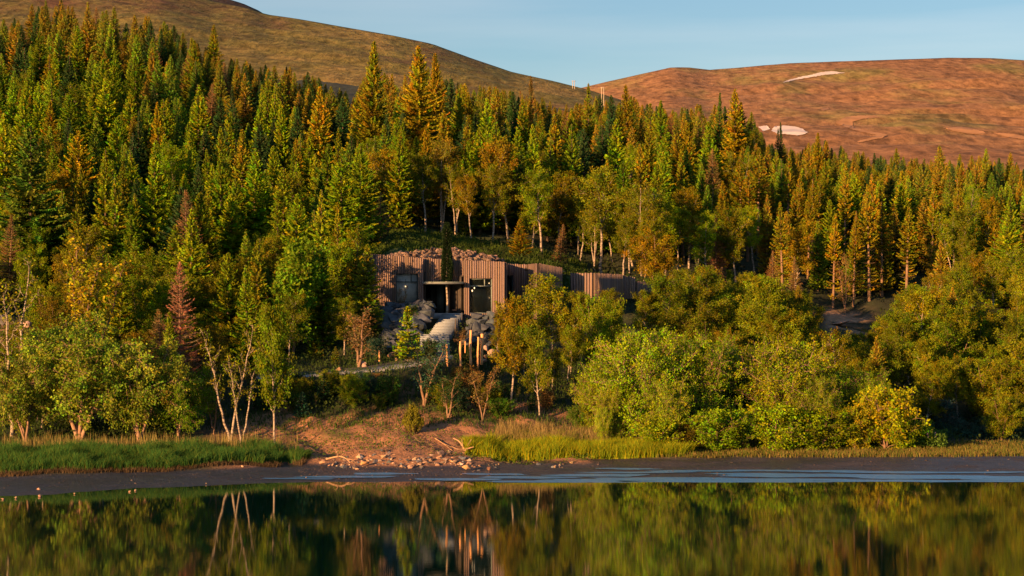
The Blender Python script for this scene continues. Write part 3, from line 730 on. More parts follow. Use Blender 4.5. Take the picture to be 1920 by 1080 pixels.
boulder(875, 876, 18, 129.4, (.5, .3, .14), 'rounded yellowish boulder at the right end of the stone beach', sc=(1, .9, .75))
boulder(917, 878, 11, 129.6, (.2, .11, .08), 'dark red stone on the mud right of the yellowish boulder')
for px, y, w in ((73, 920, 7), (75, 931, 9), (243, 922, 6), (254, 920, 7), (6, 936, 9), (140, 926, 5), (30, 934, 6), (387, 908, 4), (455, 886, 8), (574, 851 + 46, 4)):
    D = (CAMZ - .02) * F / (y - 540); p = at(px, y, D)
    o = rock('stone', p.x, D, max(g1(p.x, D), 0) + .05, w / F * D, vc((.4, .26, .18), .2))
    tag(o, 'small stone lying alone on the dark mud by the left waterline', 'stone', 'scattered stones on the left mudflat')
# gravel scatter, uncountable
gv = []; gq = []
uc = np.array([(-1,-1,0),(1,-1,0),(1,1,0),(-1,1,0),(-.5,-.5,1),(.6,-.5,.8),(.5,.5,1),(-.5,.6,.9)]) * .5
uq = np.array([(4,5,6,7),(0,1,5,4),(1,2,6,5),(2,3,7,6),(3,0,4,7)])
N_ = 5200
pxs = np.concatenate([RG.uniform(560, 930, 2600), RG.uniform(-60, 2000, N_ - 2600)]); Dg = np.concatenate([RG.uniform(126, 137, 2600), RG.uniform(118, 137, N_ - 2600)])
gx = xpix(pxs, Dg); gz = ground(gx, Dg); keep = gz > .02; gx, Dg, gz = gx[keep], Dg[keep], gz[keep]; n = len(gx)
sz = RG.uniform(.04, .13, n) * np.where(RG.random(n) < .06, 1.5, .8)
ang_ = RG.uniform(0, 6.28, n); c, s_ = np.cos(ang_), np.sin(ang_)
U = uc[None] * sz[:, None, None]
Vx = U[..., 0] * c[:, None] - U[..., 1] * s_[:, None] + gx[:, None]; Vy = U[..., 0] * s_[:, None] + U[..., 1] * c[:, None] + Dg[:, None]; Vz = U[..., 2] * .8 + gz[:, None] - .02
Vg = np.stack([Vx, Vy, Vz], -1).reshape(-1, 3); Qg = (uq[None] + np.arange(n)[:, None, None] * 8).reshape(-1, 4)
tint = np.repeat(RG.uniform(.3, 1.5, n), 8)
mgv = foliage('pebble', 0.0)
tag(link('gravel', mesh_np('gravel', Vg, Qg, col=tint), mgv, color=(.12, .09, .075)), 'fine pebbles strewn over the beach and mudflat', kind='stuff')

# driftwood and root stump
M_drift = simple('bleached_driftwood', (.42, .26, .15), .8, .3, 8, .4, 20, stretch=(1, 1, .3))
def drift(name, segs, origin, label):
    tb = Tubes()
    for pts_, r0, r1 in segs:
        P_ = np.array([tuple(at(*q) - origin) for q in pts_]); tt = np.linspace(0, 1, 10); 
        k = np.linspace(0, 1, len(P_)); P2_ = np.stack([np.interp(tt, k, P_[:, j]) for j in range(3)], 1)
        P2_[1:-1] = (P2_[:-2] + P2_[1:-1] * 2 + P2_[2:]) / 4
        tb.add(P2_, np.linspace(r0, r1, 10) * .7, 6)
    return tag(link(name, tb.mesh(name), M_drift, loc=origin), label, name.replace('_', ' '))
drift('driftwood', [([(612, 861, 131), (626, 857, 130.6), (640, 855, 130.4), (650, 860, 130.2), (657, 868, 129.9)], .09, .04), ([(650, 860, 130.2), (660, 862, 130), (668, 868, 130)], .04, .02), ([(634, 856, 130.4), (632, 848, 131), (628, 842, 131.4)], .04, .02), ([(640, 855, 130.4), (646, 848, 130.6), (656, 846, 131)], .04, .015), ([(656, 868, 130), (648, 874, 129.4)], .04, .02)],
      at(636, 862, 130.4), 'arched pale driftwood branch lying at the left of the stone beach')
drift('root_stump', [([(872, 846, 134.5), (868, 836, 134.8), (860, 826, 135.2), (850, 822, 135.5)], .14, .05), ([(872, 846, 134.5), (878, 834, 134.6), (884, 824, 134.8)], .12, .04), ([(870, 844, 134.5), (856, 842, 134.2), (846, 836, 134.2)], .1, .03), ([(874, 842, 134.4), (888, 838, 134.4)], .1, .04), ([(868, 838, 134.6), (866, 824, 134.9)], .08, .03)],
      at(872, 846, 134.5), 'uprooted orange tree stump at the left end of the bright grass')
drift('fallen_branch', [([(816, 822, 138), (832, 832, 137), (852, 848, 135.3)], .06, .03), ([(828, 830, 137), (846, 838, 136)], .03, .02)], at(834, 835, 136.8), 'thin fallen branch on the slope beside the root stump')
drift('fallen_branch', [([(528, 828, 139), (548, 838, 137), (572, 850, 135)], .05, .02), ([(545, 836, 137.4), (560, 834, 137)], .025, .012)], at(550, 838, 137), 'thin grey fallen branch at the right foot of the two leaning birches')
drift('driftwood', [([(1318, 845, 143), (1340, 843, 143), (1366, 845, 142.5)], .1, .05)], at(1340, 844, 143), 'straight pale driftwood log in the dry grass on the right shore')

# timber posts along the path
M_post = simple('split_log_post', None, .85, .35, 7, .5, 18, objcol=True, stretch=(1, 1, .25))
def post(px, yt, yb, wpx, D, label, dark=False):
    b = at(px, yb, D); h = at(px, yt, D).z - b.z; r = wpx / 2 / F * D * .78
    tb = Tubes(); zs = np.linspace(-.5, h, 9)
    tb.add(np.stack([.25 * r * np.sin(zs * 2 + px), .2 * r * np.cos(zs * 3 + px), zs], 1), r * (1 + .1 * np.sin(zs * 5 + px)), 9)
    me = tb.mesh('post'); bm = bmesh.new(); bm.from_mesh(me)
    bmesh.ops.holes_fill(bm, edges=bm.edges[:], sides=0); bm.to_mesh(me); bm.free()
    o = link('timber_post', me, M_post, loc=b, color=(.1, .09, .09) if dark else (.75, .40, .18))
    tag(o, label, 'post', 'rough timber posts beside the path')
post(838, 646, 676, 6.0, 152.5, 'short timber post left of the path bend, leftmost of the lit row')
post(863.5, 640, 680, 5.5, 152.3, 'mid height lit timber post, second in the row')
post(882.5, 619, 674, 6, 153.3, 'tallest slim timber post standing alone')
post(896.5, 632, 677, 5.2, 153.6, 'left one of the two timber posts standing close together')
post(903.5, 626, 672, 7.0, 154.0, 'right thicker one of the two timber posts standing close together')
post(854, 597, 622, 3.6, 161.5, 'dark timber post left of its twin beside the upper steps', True)
post(859, 598, 624, 3.6, 161.8, 'dark timber post right of its twin beside the upper steps', True)
post(866, 586, 608, 2.2, 166, 'thin dark post at the top of the steps', True)
post(711, 657, 676, 4, 155, 'short bright post at the far left behind the path boulders')
post(872.5, 640, 650, 3, 156, 'very short stub post behind the tall slim post')
#PART3
# ------------------------------------------------------------------ vegetation builders
def quads(P, Dv, ln, wd, rg, Wv=None):
    """one bent diamond leaf or spray per row"""
    n = len(P); Dv = Dv / (np.linalg.norm(Dv, axis=1)[:, None] + 1e-9)
    if Wv is None: Wv = rg.normal(size=(n, 3))
    Wv = Wv - (Wv * Dv).sum(1)[:, None] * Dv; Wv /= np.linalg.norm(Wv, axis=1)[:, None] + 1e-9
    ln = np.broadcast_to(ln, (n,))[:, None]; wd = np.broadcast_to(wd, (n,))[:, None]
    V = np.stack([P, P + Dv * ln * .45 + Wv * wd * .5, P + Dv * ln, P + Dv * ln * .45 - Wv * wd * .5], 1)
    return V.reshape(-1, 3)
def leaf_mesh(name, parts):
    V = np.concatenate([p[0] for p in parts]); tint = np.concatenate([np.repeat(p[1], 4) if np.ndim(p[1]) == 1 else np.repeat(p[1], 4, axis=0) for p in parts])
    Q = np.arange(len(V)).reshape(-1, 4)
    if tint.ndim == 1: tint = np.stack([tint, tint, tint, np.ones_like(tint)], 1)
    return mesh_np(name, V, Q, col=tint)

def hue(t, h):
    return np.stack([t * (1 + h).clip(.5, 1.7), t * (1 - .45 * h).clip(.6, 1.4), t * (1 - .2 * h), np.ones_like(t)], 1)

def make_spruce(seed, H=10.0, R=1.7, base=.06, dens=1.0, bare=0.0, dead=False, ragged=.25):
    rg = np.random.default_rng(seed); r = random.Random(seed)
    tb = Tubes(); zs = np.linspace(-.6, H, 12); bend = r.uniform(-.15, .15)
    tx = bend * (zs / H) ** 2; ty = r.uniform(-.15, .15) * (zs / H) ** 2
    tb.add(np.stack([tx, ty, zs], 1), .02 + .014 * H * (1 - zs / H).clip(0, 1), 7)
    P = []; Dd = []; Ln = []; Wd = []; Ti = []; Wv = []; Hu = []
    z = H * base; k = 0
    side_amp = r.uniform(.8, 1.2)
    while z < H * .985:
        t = z / H; prof = R * (1 - t) ** .86 * (1 - .25 * max(0, .25 - t) / .25)
        nb = int(r.randint(6, 8) * dens) + (2 if t < .6 else 0); ph = r.uniform(0, 6.28)
        a0 = r.uniform(0, 6.28); skip = bare and t < bare
        for b in range(nb):
            a = a0 + b * 6.283 / nb + r.uniform(-.3, .3)
            L_ = prof * r.uniform(1 - ragged, 1 + ragged * .7) * (1 + .16 * math.sin(a * 2 + z * 1.1)) + .05
            if L_ < .06: continue
            if skip and not dead: 
                if r.random() < .6: continue
                L_ *= .6
            el = math.radians(r.uniform(-4, 14) + 46 * max(0, t - .5) / .5 - 14 * max(0, .4 - t))
            d = np.array([math.cos(a) * math.cos(el), math.sin(a) * math.cos(el), math.sin(el)])
            o = np.array([bend * t * t, 0, z]); m = 6
            ss = np.linspace(0, 1, m); droop = -.16 * L_ * (1 - t) * ss * (1 - ss) * 2 + .10 * L_ * ss ** 3
            pts = o + d * (ss * L_)[:, None]; pts[:, 2] += droop
            tb.add(pts, np.linspace(.03, .008, m) * (.5 + L_ / 3), 3)
            if skip and not dead and r.random() < .5: continue
            tint0 = r.uniform(.6, 1.2); hue0 = r.gauss(0, .17)
            ns = max(4, int(L_ * 10)); sv = np.linspace(.05, 1.0, ns)
            q = np.stack([np.interp(sv, ss, pts[:, j]) for j in range(3)], 1)
            side = np.cross(d, [0, 0, 1]); side /= np.linalg.norm(side)
            sl = (.17 + .30 * L_ * (1 - sv) ** .8 * .75) * (.35 + .65 * min(1, L_ / .7)) * (1 if not dead else .9)
            for sg in (-1, 1):
                dd = d * .75 + side * sg * rg.uniform(.5, .95, ns)[:, None] + np.array([0, 0, 1]) * rg.uniform(-.30, .18, ns)[:, None]
                P.append(q); Dd.append(dd); Ln.append(sl * rg.uniform(.8, 1.3, ns)); Wd.append(np.full(ns, .125 if not dead else .03) * rg.uniform(.8, 1.4, ns))
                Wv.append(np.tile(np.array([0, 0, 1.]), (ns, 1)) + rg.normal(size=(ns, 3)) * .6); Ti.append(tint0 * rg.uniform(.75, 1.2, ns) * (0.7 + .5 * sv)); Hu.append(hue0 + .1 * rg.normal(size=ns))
            # needles hanging below and standing above the branch
            dd = d * .6 + np.array([0, 0, 1]) * rg.uniform(-.9, .6, ns)[:, None] + side * rg.uniform(-.4, .4, ns)[:, None]
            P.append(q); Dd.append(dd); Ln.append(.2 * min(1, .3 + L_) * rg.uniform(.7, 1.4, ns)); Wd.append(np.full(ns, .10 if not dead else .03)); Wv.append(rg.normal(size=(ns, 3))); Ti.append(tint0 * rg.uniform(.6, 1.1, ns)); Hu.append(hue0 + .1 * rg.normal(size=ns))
        z += r.uniform(.22, .38) * (1.2 - .45 * t) ; k += 1
    ns = 26; zz = np.linspace(H * .92, H * .995, ns)       # the leader
    a = rg.uniform(0, 6.28, ns)
    P.append(np.stack([np.full(ns, bend), 0 * zz, zz], 1)); Dd.append(np.stack([np.cos(a), np.sin(a), np.full(ns, 1.6)], 1)); Ln.append(.07 + .20 * (H - zz) / (H * .07)); Wd.append(np.full(ns, .07)); Wv.append(rg.normal(size=(ns, 3))); Ti.append(np.full(ns, 1.15)); Hu.append(np.full(ns, .1))
    P = np.concatenate(P); Dd = np.concatenate(Dd); Ln = np.concatenate(Ln); Wd = np.concatenate(Wd); Wv = np.concatenate(Wv); Ti = np.concatenate(Ti); Ti = hue(Ti, np.concatenate(Hu))
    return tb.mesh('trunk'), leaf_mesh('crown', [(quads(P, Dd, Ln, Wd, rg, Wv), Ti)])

def make_broadleaf(seed, H=8.0, W=4.0, base=.28, stems=1, n_leaf=9000, leaf=.13, limbs=16, lean=.1, shape='round', twig_r=.010, droop=0.0, sig=.16, split=.0, rad=None, up=(25, 60), thin=1.0):
    rg = np.random.default_rng(seed); r = random.Random(seed)
    tb = Tubes(); tw = []      # twigs: (a, b)
    rad = rad or .012 * H / math.sqrt(stems)
    for s in range(stems):
        la = r.uniform(0, 6.28) if stems == 1 else s * 6.283 / stems + r.uniform(-.4, .4)
        ln_ = (lean if stems == 1 else lean + r.uniform(.08, .22)) * H
        n = 12; t = np.linspace(0, 1, n)
        hx = ln_ * t ** 1.1 * math.cos(la); hy = ln_ * t ** 1.1 * math.sin(la)
        wob = .025 * H * rg.normal(size=(n, 2)).cumsum(0) * .25; wob[0] = 0
        Hs = H * .93 * (r.uniform(.8, 1) if s else 1)
        pts = np.stack([hx + wob[:, 0], hy + wob[:, 1], t * Hs], 1); pts[0, 2] = -.4
        rr = rad * (1 - t) ** .8 + .012
        tb.add(pts, rr, 7)
        nl = max(5, int(limbs / stems ** .6))
        for k in range(nl):
            u_ = base + (1 - base) * (k + r.uniform(.1, .9)) / nl; u_ = min(u_, .98)
            o = np.array([np.interp(u_, t, pts[:, j]) for j in range(3)])
            v = (u_ - base) / (1 - base)
            if shape == 'round': pf = math.sqrt(max(.05, 1 - ((v - .42) / .62) ** 2))
            elif shape == 'cone': pf = (1 - v) ** .7 + .15
            elif shape == 'column': pf = .55 + .3 * math.sin(v * 3.1)
            elif shape == 'umbrella': pf = .5 + .75 * v if v < .7 else 1.0
            L_ = W / 2 * pf * r.uniform(.7, 1.15) * (1 if stems == 1 else .75)
            az = k * 2.399 + s + r.uniform(-.5, .5); el = math.radians(r.uniform(*up))
            d = np.array([math.cos(az) * math.cos(el), math.sin(az) * math.cos(el), math.sin(el)])
            m = 6; q = np.linspace(0, 1, m)
            lp = o + d * (q * L_)[:, None]; lp[:, 2] += -droop * L_ * q ** 2.2 + .12 * L_ * q * (1 - q)
            lp[1:] += rg.normal(size=(m - 1, 3)) * .035 * L_
            tb.add(lp, np.interp(q, [0, 1], [max(.02, rr[min(n - 1, int(u_ * n))] * .55), .008]), 4)
            lt = r.uniform(.68, 1.2); nt = max(5, int(L_ * 5))
            for j in range(nt):
                w_ = .2 + .8 * (j + r.random()) / nt
                to = np.array([np.interp(w_, q, lp[:, c]) for c in range(3)])
                td = d * .7 + rg.normal(size=3) * .6 + np.array([0, 0, .15 - droop]); td /= np.linalg.norm(td)
                tl = L_ * r.uniform(.18, .42) + .15
                te = to + td * tl; te[2] -= droop * tl * .5
                tw.append((to, te, lt * r.uniform(.68, 1.25)))
                tb.add([to, (to + te) / 2 + rg.normal(size=3) * .03, te], [twig_r, twig_r * .7, twig_r * .4], 3)
    A = np.array([a for a, b, c in tw]); B_ = np.array([b for a, b, c in tw]); C = np.array([c for a, b, c in tw])
    keep = rg.random(len(A)) < thin; A, B_, C = A[keep], B_[keep], C[keep]
    idx = rg.integers(0, len(A), n_leaf); f = rg.beta(1.6, 1.0, n_leaf)[:, None]
    P = A[idx] * (1 - f) + B_[idx] * f + rg.normal(size=(n_leaf, 3)) * sig
    Dv = rg.normal(size=(n_leaf, 3)) + (B_[idx] - A[idx]) * 1.0 + np.array([0, 0, -.3 - droop])
    V = quads(P, Dv, leaf * rg.uniform(.7, 1.35, n_leaf), leaf * .75 * rg.uniform(.7, 1.2, n_leaf), rg)
    CH = rg.normal(size=len(A)) * .13
    return tb.mesh('trunk'), leaf_mesh('crown', [(V, hue(C[idx] * rg.uniform(.7, 1.3, n_leaf), CH[idx] + .1 * rg.normal(size=n_leaf)))])

M_birch, N, L, B = mat('birch_bark')
tc = N.new('ShaderNodeTexCoord'); mp = N.new('ShaderNodeMapping'); mp.inputs['Scale'].default_value = (2, 2, 7)
no = N.new('ShaderNodeTexNoise'); no.inputs['Scale'].default_value = 1.5; no.inputs['Detail'].default_value = 5
cr = N.new('ShaderNodeValToRGB'); cr.color_ramp.elements[0].position = .40; cr.color_ramp.elements[0].color = (.09, .07, .055, 1); cr.color_ramp.elements[1].position = .52; cr.color_ramp.elements[1].color = (.36, .30, .24, 1)
L.new(tc.outputs['Object'], mp.inputs[0]); L.new(mp.outputs[0], no.inputs[0]); L.new(no.outputs[0], cr.inputs[0]); L.new(cr.outputs[0], B.inputs['Base Color']); B.inputs['Roughness'].default_value = .8

G = (.12, .20, .012); YG = (.215, .285, .012); OR_ = (.29, .20, .015); DG_ = (.04, .09, .025); BG = (.04, .11, .06); OL = (.20, .20, .016); BR = (.24, .16, .05); RD = (.36, .20, .10); YL = (.36, .27, .02); GY = (.24, .27, .045)  # OR_ is brown foliage plus the orange of sunlit tops put into the colour
CN = {G: 'green', YG: 'yellow-green', OR_: 'orange-brown', DG_: 'dark green', BG: 'blue-green', OL: 'olive', BR: 'brown', RD: 'reddish', YL: 'golden yellow', GY: 'grey-green'}
LIB = {}
def lib(kind, seeds, fn, H, **kw):
    LIB[kind] = []
    for s in seeds:
        tr_, cr_ = fn(s, H=H, **kw)
        LIB[kind].append((tr_, cr_, H))
lib('spruce', range(10), make_spruce, 10, R=1.9)
for s, R_, rag in ((21, 1.4, .35), (22, 1.55, .45), (23, 2.6, .4), (24, 2.8, .45)):
    a_, b_ = make_spruce(s, H=10, R=R_, ragged=rag, dens=.95); LIB['spruce'].append((a_, b_, 10))
lib('tall_spruce', (31, 32, 33), make_spruce, 16, R=3.3, ragged=.4, base=.12)
lib('bare_spruce', (41, 42, 43), make_spruce, 12, R=1.9, base=.1, bare=.5, ragged=.4)
lib('small_spruce', (51, 52), make_spruce, 4, R=1.05, base=.1, ragged=.25)
lib('dead_larch', (61, 62), make_spruce, 8, R=1.6, dead=True, dens=1.5, ragged=.25)
lib('birch', range(100, 106), make_broadleaf, 8, W=4.4, base=.25, n_leaf=10000, leaf=.15, limbs=22)
lib('tall_birch', range(110, 114), make_broadleaf, 10, W=4.6, base=.38, n_leaf=9000, leaf=.15, limbs=20, stems=1, lean=.08, up=(35, 65), rad=.13, twig_r=.012)
lib('forked_birch', range(115, 118), make_broadleaf, 10, W=5.2, base=.42, n_leaf=9500, leaf=.15, limbs=26, stems=3, lean=.02, up=(30, 60), rad=.12, twig_r=.012)
lib('thicket', range(120, 124), make_broadleaf, 6, W=5.4, base=.08, stems=4, n_leaf=13000, leaf=.15, limbs=26, lean=.12, up=(10, 55))
lib('sparse', range(130, 133), make_broadleaf, 5, W=2.6, base=.2, stems=2, n_leaf=1500, leaf=.12, limbs=14, up=(40, 70), twig_r=.012, lean=.05, rad=.07)
lib('willow', range(140, 144), make_broadleaf, 7.5, W=9.5, base=.02, stems=6, n_leaf=32000, leaf=.16, limbs=62, lean=.16, up=(5, 50), twig_r=.014, sig=.13)
lib('bush', range(150, 154), make_broadleaf, 2.6, W=3.4, base=.03, stems=6, n_leaf=7500, leaf=.13, limbs=34, lean=.22, up=(5, 60), sig=.1, rad=.03)
lib('column', (160, 161), make_broadleaf, 11, W=2.8, base=.05, stems=6, n_leaf=5200, leaf=.19, limbs=80, lean=-.02, up=(68, 82), shape='column', sig=.07, twig_r=.016)
lib('rowan', (165,), make_broadleaf, 8, W=4.2, base=.12, n_leaf=7500, leaf=.24, limbs=26, up=(20, 60), sig=.2)
lib('shore_willow', (170, 171, 172), make_broadleaf, 8, W=9, base=.22, stems=4, n_leaf=27000, leaf=.17, limbs=40, lean=.2, droop=.4, up=(20, 60), rad=.13, twig_r=.018, thin=.8)
lib('sapling', (175, 176), make_broadleaf, 10, W=3.6, base=.35, stems=2, n_leaf=900, leaf=.17, limbs=16, lean=.1, up=(45, 72), rad=.11, twig_r=.016)
KINDNAME = dict(spruce='spruce_tree', tall_spruce='spruce_tree', bare_spruce='spruce_tree', small_spruce='spruce_tree', dead_larch='dead_larch', birch='birch_tree', tall_birch='birch_tree', forked_birch='birch_tree', thicket='scrub_birch', sparse='sapling', willow='willow_shrub', bush='leafy_bush', column='poplar_tree', rowan='rowan_tree', shore_willow='willow_tree', sapling='sapling')
BIRCHY = ('birch', 'tall_birch', 'forked_birch', 'sapling')
tr_r = random.Random(77)
placed = []
first = {}
def plant(kind, px, ytop, D, color, label, group=None, wscale=1.0, cat=None, var=None, H=None, name=None, rz=None, barkc=None, nocheck=False):
    x = xpix(px, D); gz = g1(x, D)
    if H is None: H = zpix(ytop, D) - gz
    H = max(H, .6)
    v = tr_r.randrange(len(LIB[kind])) if var is None else (var if kind != 'spruce' or var < 8 else var + 2)
    tm, cm, H0 = LIB[kind][v]; s = H / H0; w = s ** .75 * wscale if kind in ('spruce', 'bare_spruce', 'tall_spruce') else s * wscale
    nm = name or KINDNAME[kind]
    root = bpy.data.objects.new(nm, None); root.empty_display_size = .3
    root.location = (x, D, gz); root.rotation_euler = (tr_r.gauss(0, .022), tr_r.gauss(0, .022), tr_r.uniform(0, 6.28) if rz is None else rz); root.scale = (w, w, s)
    COL.objects.link(root)
    tag(root, label, cat or nm.replace('_', ' '), group)
    bm_ = M_birch if kind in BIRCHY else M_bark
    if not tm.materials: tm.materials.append(bm_)
    if not cm.materials: cm.materials.append(M_needle if 'spruce' in kind or kind == 'dead_larch' else M_leaf)
    c1 = bpy.data.objects.new('trunk', tm); c1.parent = root; c1.color = (*(barkc or ((.10, .07, .05) if 'spruce' in kind and kind != 'bare_spruce' else (.22, .14, .09))), 1); COL.objects.link(c1)
    k = tr_r.uniform(.78, 1.22); f_ = tr_r.uniform(0, .6) if 'spruce' in kind or kind in ('birch', 'tall_birch', 'forked_birch', 'thicket') else 0
    mid = (.20, .21, .014) if max(color) > .11 else color; color = tuple(a_ * (1 - f_) + b_ * f_ for a_, b_ in zip(color, mid))
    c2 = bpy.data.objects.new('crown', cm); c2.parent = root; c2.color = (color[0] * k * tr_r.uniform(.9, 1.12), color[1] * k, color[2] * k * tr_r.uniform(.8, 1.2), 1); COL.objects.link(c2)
    if color[2] < .25 * color[1]:
        cc = c2.color; c2.color = (cc[0] * .92, cc[1] * 1.06, cc[2] * .5, 1)
    placed.append((x, D, w * (1.2 if H0 > 3 else .5), px, ytop))
    return root
